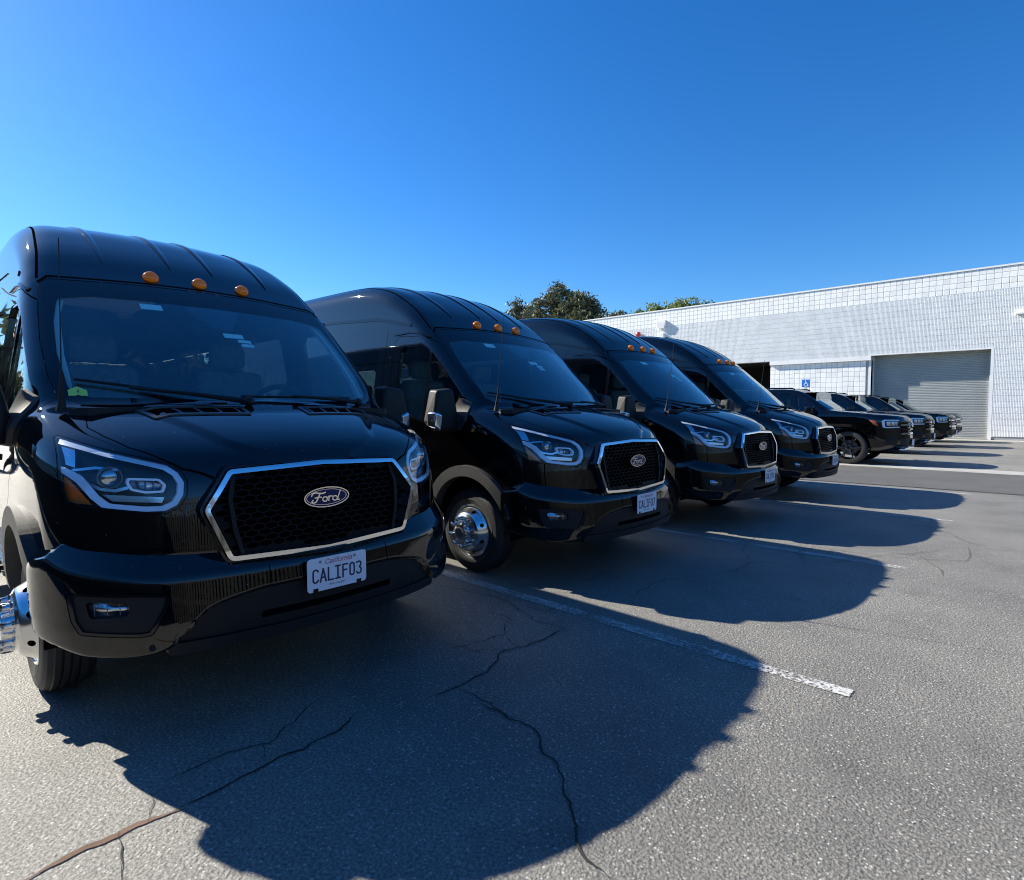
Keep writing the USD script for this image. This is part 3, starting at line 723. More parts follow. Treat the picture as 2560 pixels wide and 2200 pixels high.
    # grille
    frame = put("grille_frame", conform(GRILLE_OUT.difference(GRILLE_IN), GRILLE_SKIN, -.055, 0, .02), "chrome", root)
    put("grille_surround", conform(GRILLE_OUT.buffer(.013).difference(GRILLE_OUT.buffer(.002)), GRILLE_SKIN, -.075, -.02, .02), "gloss_black", frame)
    web = hexes(GRILLE_IN.buffer(.002), .058, .034, .0055)
    g = put("grille_mesh", conform(web, GRILLE_SKIN, -.056, -.036, .2), "grille_black", root)
    for s in (-1, 1):
        rib = LineString([(s * .40, 1.06), (s * .425, .95), (s * .415, .82), (s * .385, .70)]).buffer(.009).intersection(GRILLE_IN)
        put("grille_rib", conform(rib, GRILLE_SKIN, -.038, -.020, .03), "black_plastic", g)
    put("radiator", bx(-.26, -.24, -.56, .56, .62, 1.08), "dark_void", root)
    # oval emblem
    bx0 = float(shape_grille(np.array(0.0), np.array(.918)))
    el = lambda a, b: affinity.scale(Point(0, 0).buffer(1, quad_segs=16), a, b)
    e = put("emblem", moved(flat_mesh(el(.116, .048), .022), (bx0 - .012, 0, .918)), "badge_blue", root)
    put("emblem_rim", moved(cat_(flat_mesh(el(.117, .049).difference(el(.1115, .0440)), .027), flat_mesh(el(.104, .0375).difference(el(.1015, .0355)), .0235)), (bx0 - .012, 0, .918)), "chrome", e)
    script = strokes_poly([[(-.072, .010), (-.068, .019), (-.056, .023), (-.040, .019), (-.024, .017), (-.012, .021)], [(-.036, .018), (-.044, -.002), (-.052, -.016), (-.064, -.021), (-.071, -.014), (-.066, -.008)], [(-.056, .001), (-.042, .003), (-.030, .001)]], .0055)
    script = script.union(strokes_poly([arc(-.014, -.008, .010, .010, 0, 360), [(.004, .003), (.002, -.016)], [(.003, -.004), (.010, .003), (.017, .002)], arc(.030, -.008, .010, .010, 20, 330), [(.054, .022), (.046, .0), (.041, -.016), (.050, -.016)], [(-.005, -.004), (.004, .003)]], .005))
    put("emblem_script", moved(flat_mesh(affinity.scale(script, 1.18, 1.12, origin=(0, 0)), .0245), (bx0 - .012, .006, .917)), "chrome", e)
    # bumper
    bump = level_solid(bump_f, (-.45, 0, .58), (-.62, 0, .58), (1.0, .2, .15), 360, 150, 10, np.linspace(-.45, -.62, 8), rmax=1.6)
    bump = bump - m3.Manifold.batch_boolean(arch + [level_cut(p) for s, p in mir(FOG_OUT)] + [prism(GRILLE_OUT.buffer(.015), "x", -.5, .4)], m3.OpType.Add)
    bm = put("front_bumper", shaded(bump, bump_f), "black_paint", root)
    for s, p in mir(FOG_OUT):
        mp = (lambda q: q) if s > 0 else mirror2
        bz = put("fog_lamp_bezel", conform(p.buffer(-.003).difference(mp(round_poly([(.915, .578), (.795, .566), (.790, .515), (.905, .512)], .012))), BUMP_SKIN, -.045, -.012, .03), "black_plastic", bm)
        put("fog_lamp_rim", conform(p.buffer(-.003).difference(p.buffer(-.014)), BUMP_SKIN, -.02, -.002, .03), "gloss_black", bm)
        put("fog_lamp", bowled(conform(mp(round_poly([(.914, .577), (.796, .565), (.791, .516), (.904, .513)], .012)), BUMP_SKIN, -.036, -.030, .012), (s * .853, .544), (.055, .028)), "satin_chrome", bm)
        lines = unary_union([sbox(.815 + .036 * k, .50, .818 + .036 * k, .60) for k in range(3)]).intersection(round_poly([(.910, .573), (.80, .561), (.795, .52), (.90, .517)], .01))
        put("fog_lamp_lens", conform(mp(round_poly([(.914, .577), (.796, .565), (.791, .516), (.904, .513)], .012)), BUMP_SKIN, -.026, -.022, .03), "clear_lens", bm)
        put("fog_lamp_ribs", conform(mp(lines), BUMP_SKIN, -.038, -.03, .03), "lamp_grey", bm)
    for s in (-1, 1):
        put("bumper_seam", conform(LineString([(s * .305, .565), (s * .30, .652)]).buffer(.0022), BUMP_SKIN, -.01, .0012, .02), "dark_void", bm)
        put("fender_seam", conform(LineString([(s * .862, .928), (s * .868, .85), (s * .866, .765)]).buffer(.0025), FRONT_SKIN, -.01, .0012, .02), "dark_void", root)
    vs = Sheet(lambda a, b: bump_front(np.abs(a), np.full_like(b, .5)) - .028 - .10 * np.maximum(.45 - b, 0), "x", 1)
    low = Polygon([(-.66, .36), (.66, .36), (.61, .48), (.54, .52), (.42, .56), (0, .58), (-.42, .56), (-.54, .52), (-.61, .48)])
    slot = round_poly([(-.34, .425), (.34, .425), (.33, .455), (-.33, .455)], .012)
    va = put("lower_valance", conform(low.difference(slot), vs, -.05, 0, .04), "black_plastic", root)
    put("valance_back", conform(slot.buffer(.01), vs, -.07, -.055, .1), "dark_void", va)
    put("valance_lip", conform(round_poly([(-.70, .335), (.70, .335), (.655, .385), (-.655, .385)], .018), vs, -.06, .016, .04), "black_plastic", va)
    for s in (-1, 1):
        sens = m3.Manifold.cylinder(.008, .013, .013, 18).rotate((0, 90, 0)).translate((float(BUMP_SKIN.at(s * .73, .385)) - .003, s * .73, .385))
        put("parking_sensor", sens, "black_plastic", bm)
    # hood air vents
    vent = round_poly([(-.722, .625), (-.648, .150), (-.512, .155), (-.575, .575)], .008)
    for s in (1, -1):
        vp = vent if s > 0 else affinity.scale(vent, 1, -1, origin=(0, 0))
        bars = []
        for k in range(5):
            t = (k + .5) / 5.0
            a = np.array([-.722 + .074 * t, .625 - .475 * t]); b = np.array([-.575 + .063 * t, .575 - .42 * t])
            bars.append(LineString([a * [1, s], b * [1, s]]).buffer(.006))
        opening = vp.buffer(-.020)
        v = put("hood_vent", conform(vp.difference(opening), TOP_SKIN, -.004, .007, .03), "satin_black", hood)
        for bar in bars[1:]:
            put("vent_slat", conform(bar.intersection(opening.buffer(.003)), TOP_SKIN, -.004, .0045, .03), "satin_black", v)
        put("vent_opening", conform(opening, TOP_SKIN, .0005, .002, .04), "dark_void", v)
    # cowl, wipers
    cowl = conform(Polygon([(-.80, .86), (-.735, .80), (-.728, 0), (-.735, -.80), (-.80, -.86), (-.92, -.80), (-.82, -.4), (-.80, 0), (-.82, .4), (-.92, .80)]), Sheet(lambda a, b: 1.35 - .02 * b * b + .0 * a, "z", 1), -.03, .006, .05)
    put("cowl_panel", cowl, "black_plastic", root)
    def on_glass(y, z, d): return (float(FRONT_SKIN.at(y, z)) + d, y, z + d * .5)
    for piv, elbow, tip0, tip1 in (((-.10, 1.365), (-.60, 1.43), (-.80, 1.475), (-.18, 1.385)), ((.66, 1.37), (.20, 1.40), (-.10, 1.40), (.62, 1.405))):
        w = put("wiper", rod([on_glass(*piv, .03), on_glass((piv[0] + elbow[0]) / 2, (piv[1] + elbow[1]) / 2, .04), on_glass(*elbow, .03)], [.016, .011, .008], 8), "black_plastic", root)
        n = 9
        put("wiper_blade", rod([on_glass(tip0[0] + (tip1[0] - tip0[0]) * t, tip0[1] + (tip1[1] - tip0[1]) * t, .016) for t in np.linspace(0, 1, n)], .008, 6), "black_plastic", w)
        hub = m3.Manifold.sphere(.028, 14).translate(on_glass(*piv, .03)); put("wiper_pivot", hub, "black_plastic", w)
    # aerial
    aer = put("aerial", rod([(-.805, -.88, 1.505), (-.80, -.88, 1.55), (-.775, -.88, 1.8), (-.745, -.88, 2.09)], [.0036, .003, .0024, .002], 6), "black_plastic", root)
    put("aerial_base", rod([(-.83, -.882, 1.33), (-.826, -.88, 1.37), (-.815, -.88, 1.45), (-.805, -.88, 1.515)], [.022, .015, .008, .005], 10), "black_plastic", aer)
    # roof: header seam, ribs, ditches, marker lamps, aerial fin
    seam = LineString([(-.835, 2.05), (-.79, 2.095), (-.31, 2.115), (0, 2.119), (.31, 2.115), (.79, 2.095), (.835, 2.05)]).buffer(.005)
    put("header_seam", conform(seam, FRONT_SKIN, -.004, .0015, .05), "dark_void", root)
    for y in (-.50, -.13, .13, .50):
        ys = np.array([-6.2, -5, -4, -3.2, -2.6, -2.2, -1.9, -1.80]); hw_ = np.array([.022, .022, .022, .022, .021, .018, .011, .003])
        rib = Polygon(np.vstack([np.stack([ys, y + hw_], 1), np.stack([ys, y - hw_], 1)[::-1]]))
        put("roof_rib", ridge(rib, y), "black_paint", root)
    for s in (-1, 1):
        d = LineString([(-6.3, s * .70), (-3.2, s * .715), (-2.4, s * .755), (-1.95, s * .80), (-1.72, s * .835)]).buffer(.006)
        put("roof_ditch", conform(d, TOP_SKIN, -.006, .0015, .06), "dark_void", root)
    for y in (-.277, 0, .279):
        p = on_glass(y, 2.158, .0)
        dome = m3.Manifold.sphere(1, 24).scale((.047, .046, .042)).rotate((0, 30, 0)).translate((p[0] - .004, y, 2.163))
        mk = put("marker_lamp", dome, "amber", root, smooth=60)
        put("marker_base", m3.Manifold.sphere(1, 20).scale((.056, .050, .02)).rotate((0, 36, 0)).translate((p[0] - .014, y, 2.148)), "black_plastic", mk, smooth=60)
    fin = m3.Manifold.batch_hull([m3.Manifold.sphere(.012, 8).translate(q) for q in ((-2.86, .30, 2.66), (-3.02, .27, 2.66), (-3.02, .33, 2.66), (-3.0, .30, 2.735), (-2.95, .30, 2.72))])
    put("roof_fin", fin, "gloss_black", root, smooth=45)
    # cabin
    for w in rear_win: put("rear_window", conform(w.buffer(-.003), Skin(van_f, "x", -1, -5.0, 2.2), -.012, -.007, .2), "side_glass", root)
    for s in (-1, 1):
        pil = Polygon([(s * .80, 1.42), (s * .86, 1.42), (s * .875, 1.62), (s * .84, 1.86), (s * .79, 2.0), (s * .72, 2.0), (s * .775, 1.84), (s * .80, 1.62)]).buffer(0)
        put("pillar_trim", conform(pil, FRONT_SKIN, -.10, -.055, .06), "cabin_pale", root)
    fl = put("floor_pan", bx(-6.5, -.9, -.94, .94, .36, .42), "cabin_trim", root)
    put("headliner", conform(sbox(-6.3, -.70, -2.0, .70), TOP_SKIN, -.09, -.06, .3), "cabin_pale", root)
    dash = m3.Manifold.batch_hull([m3.Manifold.sphere(.06, 10).translate((x, s * .84, z)) for s in (-1, 1) for x, z in ((-1.02, 1.22), (-1.38, 1.20), (-1.42, 1.0), (-1.0, .8))])
    ds = put("dashboard", dash, "cabin_trim", root, smooth=40)
    put("dash_papers", cat_(bx(-1.30, -1.10, .35, .62, 1.283, 1.290), bx(-1.28, -1.16, -.2, .05, 1.283, 1.287)), "paper", ds)
    wh = trimesh.creation.torus(.19, .017, 40, 10)
    wh.apply_transform(trimesh.transformations.rotation_matrix(math.radians(-62), [0, 1, 0])); wh.apply_translation([-1.50, .42, 1.33])
    put("steering_wheel", cat_(wh, rod([(-1.50, .25, 1.32), (-1.47, .42, 1.31), (-1.50, .59, 1.32)], .018), rod([(-1.47, .42, 1.31), (-1.36, .42, 1.19)], .03)), "black_plastic", root)
    for y in (-.46, .42): put("front_seat", seat((-2.05, y, .50), .52, True, .72), "seat_fabric", root, smooth=50)
    for x in (-3.1, -3.95, -4.8, -5.7):
        for y in (-.62, -.12, .62): put("rear_seat", seat((x, y, .42), .46, True, .66), "seat_fabric", root, smooth=50)
    mirror = rbox((.03, .24, .07), .012, (-1.45, 0, 1.86)); put("rear_view_mirror", mirror, "black_plastic", root)
    tail = put("tail_lamp", cat_(bx(-6.715, -6.68, -.99, -.86, 1.0, 1.6), bx(-6.715, -6.68, .86, .99, 1.0, 1.6)), "bell_red", root)
    put("rear_bumper", rbox((.16, 1.96, .22), .04, (-6.70, 0, .48)), "black_plastic", root)
    put("chassis", cat_(bx(-6.2, -.45, -.45, -.33, .26, .36), bx(-6.2, -.45, .33, .45, .26, .36), rod([(-1.02, -.75, .345), (-1.02, .75, .345)], .05), rod([(-4.77, -.8, .345), (-4.77, .8, .345)], .08)), "dark_void", root)
    for s, hp in mir(HEADLAMP): build_headlamp(root, s, HEADLAMP)

def bx_m(x0, x1, y0, y1, z0, z1): return m3.Manifold.cube((x1 - x0, y1 - y0, z1 - z0)).translate((x0, y0, z0))

def level_cut(poly):
    """The outer 48 mm of the bumper's front behind an outline."""
    v, f, _ = conform(poly, BUMP_SKIN, -.048, .10, .04)
    return solid(v, f)

def ridge(poly, yc):
    """A low rounded crease on the roof."""
    v, f, c = conform(poly, TOP_SKIN, -.012, .008, .05)
    c = c.copy()
    d = v[f][..., 1] - yc
    topf = c[..., 2] > .2
    c[..., 1] += np.where(topf, np.clip(d / .022, -1, 1) * .75, 0)
    c /= np.linalg.norm(c, axis=-1, keepdims=True)
    return v, f, c

plain("satin_black", (.012, .012, .013), .25)
VAN_LABELS = ["black high-roof passenger van nearest on the left, plate CALIF03", "black high-roof passenger van second in the row, plate CALIF07",
              "black high-roof passenger van third in the row, between the CALIF07 van and the last van", "black high-roof passenger van last of the four, beside the parked SUVs"]
VAN_AT = [(0, 0, 0), (.0355, 2.785, .0012), (.067, 5.544, -.0128), (.0458, 8.432, .0038)]
VAN_GROUP = "black passenger vans parked side by side"
van = thing("passenger_van", VAN_LABELS[0], "van", (0, 0, 0), 0.0, VAN_GROUP)
build_van(van)
vans = [van]
for k in (1, 2, 3):
    x, y, a = VAN_AT[k]
    vans.append(copy_of(van, "passenger_van", VAN_LABELS[k], (x, y, 0), a, VAN_GROUP, instance=False))
for v, w in zip(vans, ("CALIF03", "CALIF07", "CALIF01", "CALIF05")):
    build_plate(v, (.0375, 0, .577), w)
# the nearest van alone: parking permit behind the windscreen
ws = stage.GetPrimAtPath("/World/passenger_van/windshield")
tagp = Polygon([(-.827, 1.402), (-.757, 1.402), (-.757, 1.430), (-.792, 1.448), (-.827, 1.430)])
permit = put("permit_sticker", conform(tagp, FRONT_SKIN, -.0035, -.002, .05), "permit_green", ws, "green parking permit sticker with a 4")
fx = float(FRONT_SKIN.at(-.79, 1.425))
four = flat_mesh(affinity.scale(strokes_poly([[(.7, 0), (.7, 2), (0, .7), (1, .7)]], .22), .008, .008, origin=(0, 0)), .004)
put("permit_number", moved(four, (fx + .004, -.796, 1.418)), "plate_navy", permit)
for o in vans[1:]:
    stage.OverridePrim(o.GetPath().AppendPath("windshield/permit_sticker")).SetActive(False)
# ---------------------------------------------------------------- the large SUV
SUV_PROFILE = Profile([(-.22, .34), (-.07, .40), (-.01, .52), (.0, .64), (-.012, .80), (-.025, .95), (-.04, 1.08), (-.085, 1.165), (-.18, 1.215), (-.45, 1.255), (-.9, 1.295), (-1.35, 1.335), (-1.54, 1.365), (-1.68, 1.45),
    (-2.0, 1.655), (-2.32, 1.84), (-2.55, 1.91), (-3.0, 1.94), (-3.8, 1.94), (-4.6, 1.91), (-5.0, 1.87), (-5.16, 1.75), (-5.27, 1.35), (-5.33, 1.0), (-5.35, .62), (-5.28, .40), (-5.1, .34), (-3, .32), (-1.5, .32)])
SUV_HW = interpolate.PchipInterpolator([0, .3, .5, .75, 1.0, 1.18, 1.30, 1.55, 1.75, 1.9, 2.2], [.93, .95, .99, 1.005, 1.005, .995, .965, .865, .785, .72, .55])
def suv_f(p):
    x, y, z = p[..., 0], p[..., 1], p[..., 2]
    a = np.abs(y)
    bow = (.12 * a ** 2 + .16 * a ** 6) * sstep(1.15, 1.4, z) + (.30 * a ** 2 + .28 * a ** 6) * (1 - sstep(1.15, 1.4, z))
    back = .10 * a ** 2 + .05 * a ** 6
    prof = SUV_PROFILE(x + bow * sstep(-3, -1.5, x) - back * sstep(-3.5, -4.6, x), z + .05 * a ** 2 * sstep(1.5, 1.9, z) + .02 * sstep(.45, .3, np.abs(a - .35)) * sstep(-1.6, -1.2, x) * sstep(.9, 1.1, z) * 0)
    side = a - (SUV_HW(z) - .045 * sstep(-.9, 0, x) - .03 * sstep(-4.4, -5.3, x))
    side = side + .014 * np.exp(-((z - .92) / .06) ** 2) * sstep(-.9, -1.3, x)
    return smax(prof, side, .08)

SUV_FRONT, SUV_TOP = Skin(suv_f, "x", 1, -2.0, 2.3), Skin(suv_f, "z", 1, .8, 1.6)
SUV_WINDOWS = [round_poly(p, .04) for p in (
    [(-1.98, 1.33), (-2.90, 1.345), (-2.90, 1.80), (-2.66, 1.80), (-2.42, 1.70)],
    [(-2.99, 1.345), (-3.86, 1.355), (-3.82, 1.80), (-2.99, 1.81)],
    [(-3.96, 1.355), (-4.98, 1.37), (-4.86, 1.74), (-3.93, 1.80)])]
SUV_SHIELD = round_poly([(-.66, 1.80), (-.40, 1.835), (0, 1.845), (.40, 1.835), (.66, 1.80), (.78, 1.55), (.80, 1.42), (.70, 1.375), (0, 1.355), (-.70, 1.375), (-.80, 1.42), (-.78, 1.55)], .04)
SUV_LAMP = round_poly([(.61, 1.115), (.90, 1.125), (.935, 1.09), (.93, .93), (.90, .905), (.62, .915)], .02)

def build_suv(root):
    outer = level_solid(suv_f, (-1.5, 0, .75), (-4.4, 0, .8), (1.0, .4, 1.2), 240, 64, 26, np.linspace(-1.5, -4.4, 36))
    inner = level_solid(suv_f, (-1.5, 0, .75), (-4.4, 0, .8), (1.0, .4, 1.2), 120, 32, 12, np.linspace(-1.5, -4.4, 18), level=-.035)
    shell = outer - inner
    wheels_x = (-1.17, -4.28)
    grille_cut = prism(round_poly([(-.60, 1.10), (.60, 1.10), (.61, .74), (-.61, .74)], .03), "x", -.5, .3)
    cuts = [m3.Manifold.cylinder(1.2, .475, .475, 48).rotate((90, 0, 0)).translate((x, yy, .43)) for x in wheels_x for yy in (-.64, .64 + 1.2)]
    cuts += [prism(SUV_SHIELD, "x", -2.4, -.5), grille_cut]
    for s in (-1, 1):
        lo, hi = (.5, 1.2) if s > 0 else (-1.2, -.5)
        cuts += [prism(w, "y", lo, hi) for w in SUV_WINDOWS]
        for x in (-1.72, -2.945, -4.0): cuts.append(bx_m(x - .004, x + .004, min(s * .93, s * 1.1), max(s * .93, s * 1.1), .42, 1.32))
    for s, p in mir(SUV_LAMP): cuts.append(prism(p, "x", -.75, .2))
    for s in (-1, 1): cuts.append(prism(LineString([(-1.45, s * .78), (-.5, s * .80), (-.14, s * .66)]).buffer(.006), "z", 1.05, 1.5))
    body = shell - m3.Manifold.batch_boolean(cuts, m3.OpType.Add)
    put("body", shaded(body, suv_f), "black_paint", root)
    for s in (-1, 1):
        sk = Skin(suv_f, "y", s, 0, 1.5)
        for k, w in enumerate(SUV_WINDOWS):
            put("window", conform(w.buffer(-.003), sk, -.012, -.008, .12), "side_glass" if k == 0 else "privacy_glass", root)
            put("window_trim", conform(w.buffer(.012).difference(w.buffer(-.004)), sk, -.002, .006, .12), "gloss_black", root)
        for x in (-2.75, -3.72): put("door_handle", conform(round_poly([(x, 1.03), (x + .22, 1.03), (x + .22, 1.06), (x, 1.06)], .012), sk, .005, .035, .06), "gloss_black", root)
        put("side_step", rbox((2.2, .16, .05), .015, (-2.75, s * 1.0, .36)), "black_plastic", root)
        put("roof_rail", rod([(-2.55, s * .665, 1.90), (-2.62, s * .66, 1.935), (-3.5, s * .65, 1.955), (-4.6, s * .655, 1.93), (-4.72, s * .66, 1.89)], .018, 8), "gloss_black", root)
        m = m3.Manifold.batch_hull([m3.Manifold.sphere(.04, 12).translate((x, s * y, z)) for x, y, z in ((-1.98, 1.04, 1.40), (-1.98, 1.19, 1.42), (-1.98, 1.20, 1.30), (-1.98, 1.05, 1.285), (-2.10, 1.05, 1.41), (-2.10, 1.19, 1.41), (-2.10, 1.20, 1.30))])
        mm = put("door_mirror", m, "gloss_black", root, smooth=50)
        put("mirror_arm", m3.Manifold.batch_hull([m3.Manifold.sphere(.022, 8).translate((-2.02, s * y, 1.29)) for y in (.92, 1.10)]), "black_plastic", mm)
        put("mirror_lamp", rbox((.03, .12, .012), .005, (-1.955, s * 1.14, 1.285)), "satin_chrome", mm)
        for x in wheels_x:
            tyre = [(.285, -.12), (.30, -.138), (.36, -.142), (.395, -.128), (.405, -.10), (.412, -.09), (.412, -.03), (.402, -.026), (.402, -.02), (.412, -.016), (.412, .016), (.402, .02), (.402, .026), (.412, .03), (.412, .09), (.405, .10), (.395, .128), (.36, .142), (.30, .138), (.285, .12)]
            t = put("tyre", lathe(tyre + [tyre[0]], "y", 56, (x, s * .855, .412), s), "rubber", root)
            rim = lathe([(.286, -.10), (.296, .125), (.288, .135), (.276, .120), (.27, -.10), (.286, -.10)], "y", 48, (0, 0, 0), s)
            sp = []
            for k in range(6):
                for d in (-.13, .13):
                    a = k * math.pi / 3 + d
                    c, q = np.array([math.cos(a), math.sin(a)]), np.array([math.cos(k * math.pi / 3 + d * .35), math.sin(k * math.pi / 3 + d * .35)])
                    sp.append(rod([(.05 * q[0], s * .09, .05 * q[1]), (.16 * q[0], s * .112, .16 * q[1]), (.283 * c[0], s * .115, .283 * c[1])], [.024, .017, .018], 6))
            hub = lathe([(0, .06), (.075, .06), (.075, .10), (.05, .115), (0, .117)], "y", 24, (0, 0, 0), s)
            w = put("rim", moved(cat_(rim, hub, *sp), (x, s * .855, .412)), "gloss_black", t, smooth=40)
            put("brake_disc", lathe([(0, .0), (.19, .0), (.19, .02), (0, .02)], "y", 32, (x, s * .855, .412), s), "lamp_grey", t)
            for k in range(6):
                a = k * math.pi / 3 + .3
                put("lug_nut", lathe([(0, 0), (.012, 0), (.010, .02), (0, .022)], "y", 8, (x + .055 * math.cos(a), s * (.855 + .108), .412 + .055 * math.sin(a)), s), "chrome", w)
            lin = trimesh.creation.annulus(.475, .49, .36, sections=40); lin.apply_transform(trimesh.transformations.rotation_matrix(math.pi / 2, [1, 0, 0])); lin.apply_translation([x, s * .80, .43])
            put("wheel_liner", cat_(to_tri(solid(lin.vertices, lin.faces).trim_by_plane((0, 0, 1), .36)), bx(x - .47, x + .47, s * .6 - .01, s * .6 + .01, .35, .9)), "dark_void", root)
    put("windshield", conform(SUV_SHIELD.buffer(-.004), SUV_FRONT, -.010, -.005, .08), "windshield_glass", root)
    put("roof_fin", m3.Manifold.batch_hull([m3.Manifold.sphere(.012, 8).translate(q) for q in ((-4.3, 0, 1.925), (-4.48, -.03, 1.92), (-4.48, .03, 1.92), (-4.46, 0, 1.985))]), "gloss_black", root)
    for s, p in mir(SUV_LAMP):
        mp = (lambda q: q) if s > 0 else mirror2
        h = put("headlight", conform(p.buffer(.003), SUV_FRONT, -.07, -.06, .05), "lamp_dark", root)
        c_ = LineString([(.62, 1.098), (.885, 1.104), (.912, 1.08), (.908, .945), (.885, .925), (.63, .934)]).buffer(.013, cap_style=2).intersection(SUV_LAMP)
        put("light_guide", conform(mp(c_), SUV_FRONT, -.02, -.006, .04), "light_guide", h)
        for k in range(3): put("lamp_module", conform(mp(sbox(.64 + .078 * k, .97, .70 + .078 * k, 1.065)), SUV_FRONT, -.05, -.03, .05), "satin_chrome", h)
        put("lens", conform(p.buffer(-.001), SUV_FRONT, -.005, 0, .05), "clear_lens", h)
        sk = Skin(suv_f, "y", s, 0, 1.5)
        put("side_marker", conform(round_poly([(-.60, 1.09), (-.74, 1.115), (-.63, .99), (-.545, .955)], .008), sk, -.004, .006, .04), "amber_reflector", root)
        put("bumper_intake", conform(mp(Polygon([(.70, .70), (.90, .76), (.90, .52), (.72, .47)])), SUV_FRONT, -.002, .006, .05), "black_plastic", root)
    gs = Sheet(lambda a, b: SUV_FRONT.at(a * 0 + np.clip(a, -.6, .6), np.clip(b, .74, 1.1)), "x", 1)
    gp = round_poly([(-.60, 1.10), (.60, 1.10), (.61, .74), (-.61, .74)], .03)
    g = put("grille", conform(hexes(gp, .06, .05, .012), gs, -.05, -.03, .2), "gloss_black", root)
    for z, m in ((1.075, "gloss_black"), (.985, "satin_chrome"), (.875, "gloss_black"), (.775, "satin_chrome")):
        put("grille_bar", conform(sbox(-.60, z - .02, .60, z + .02).intersection(gp), gs, -.025, .012, .08), m, g)
    put("radiator", bx(-.22, -.2, -.62, .62, .7, 1.12), "dark_void", root)
    x0 = float(SUV_FRONT.at(0, .98))
    e = put("emblem", moved(flat_mesh(affinity.scale(Point(0, 0).buffer(1, quad_segs=12), .115, .046), .02), (x0 + .01, 0, .985)), "badge_blue", root)
    put("emblem_rim", moved(flat_mesh(affinity.scale(Point(0, 0).buffer(1, quad_segs=12), .12, .05).difference(affinity.scale(Point(0, 0).buffer(1, quad_segs=12), .108, .04)), .024), (x0 + .01, 0, .985)), "chrome", e)
    put("lower_intake", conform(round_poly([(-.66, .66), (.66, .66), (.58, .46), (-.58, .46)], .03), SUV_FRONT, -.002, .006, .06), "black_plastic", root)
    pl = put("license_plate", moved(flat_mesh(PLATE_SHAPE, .004), (float(SUV_FRONT.at(0, .56)) + .03, 0, .55)), "plate_white", root)
    put("skid_plate", rbox((.12, 1.3, .05), .02, (-.10, 0, .395)), "satin_chrome", root)
    put("floor_pan", bx(-5.1, -.6, -.9, .9, .36, .42), "cabin_trim", root)
    put("dashboard", rbox((.4, 1.5, .3), .08, (-1.75, 0, 1.14)), "cabin_trim", root)
    for x in (-2.75, -3.65):
        for y in (-.40, .40): put("seat", seat((x, y, .42), .54, True, .62), "seat_fabric", root, smooth=50)
    put("chassis", cat_(rod([(-1.17, -.8, .41), (-1.17, .8, .41)], .05), rod([(-4.28, -.8, .41), (-4.28, .8, .41)], .06), bx(-5, -.4, -.5, .5, .27, .36)), "dark_void", root)

SUV_GROUP = "black SUVs parked in front of the white building"
SUV_AT = [(0.0, 15.75, 0.0), (-.13, 20.5, .006), (-.02, 25.1, -.004), (-.22, 29.4, .004)]
SUV_LABELS = ["black SUV nearest the vans, its black front wheel in full view", "black SUV second in its row, counted from the vans", "black SUV third in its row, counted from the vans", "black SUV farthest off, nearest the grey roller door"]
suv = thing("parked_suv", SUV_LABELS[0], "SUV", SUV_AT[0][:2] + (0,), SUV_AT[0][2], SUV_GROUP)
build_suv(suv)
for k in (1, 2, 3):
    copy_of(suv, "parked_suv", SUV_LABELS[k], SUV_AT[k][:2] + (0,), SUV_AT[k][2], SUV_GROUP)
# ---------------------------------------------------------------- ground
rng = np.random.default_rng(7)
def sheet(x0, x1, y0, y1, z): return (np.array([[x0, y0, z], [x1, y0, z], [x1, y1, z], [x0, y1, z]], float), np.array([[0, 1, 2], [0, 2, 3]]))
put("ground", sheet(-220, 220, -200, 220, 0.0), "asphalt_surface", smooth=False, kind="structure")
def strip(name, pts, w0, w1, z, mat, seed, jit=.012, step=.018, kind="structure", label=None):
    """A ribbon along a polyline, wandering like a crack."""
    r = np.random.default_rng(seed)
    p = np.asarray(pts, float); t = np.concatenate([[0], np.cumsum(np.linalg.norm(np.diff(p, axis=0), axis=1))])
    n = max(int(t[-1] / step), 4); d = np.linspace(0, t[-1], n)
    c = np.stack([np.interp(d, t, p[:, k]) for k in (0, 1)], 1)
    wob = ndimage.gaussian_filter1d(r.normal(size=(n, 2)), 1.6, axis=0) * jit * 1.8 + ndimage.gaussian_filter1d(r.normal(size=(n, 2)), 6, axis=0) * jit * 2.5
    c = c + wob + r.normal(size=(n, 2)) * .0022
    tan = np.gradient(c, axis=0); tan /= np.maximum(np.linalg.norm(tan, axis=1, keepdims=True), 1e-9)
    nn = np.stack([-tan[:, 1], tan[:, 0]], 1)
    w = (w0 + (w1 - w0) * ndimage.gaussian_filter1d(r.random(n), 1.2)) / 2
    taper = np.clip(np.minimum(np.arange(n), np.arange(n)[::-1]) / 5.0, .35, 1)
    w = (w * taper)[:, None]
    v = np.zeros((2 * n, 3)); v[:n, :2] = c + nn * w; v[n:, :2] = c - nn * w; v[:, 2] = z
    i = np.arange(n - 1)
    f = np.vstack([np.stack([n + i, n + i + 1, i + 1], 1), np.stack([n + i, i + 1, i], 1)])
    return v, f
def merged(ms):
    V, Fs, k = [], [], 0
    for v, f in ms: V.append(v); Fs.append(f + k); k += len(v)
    return np.vstack(V), np.vstack(Fs)
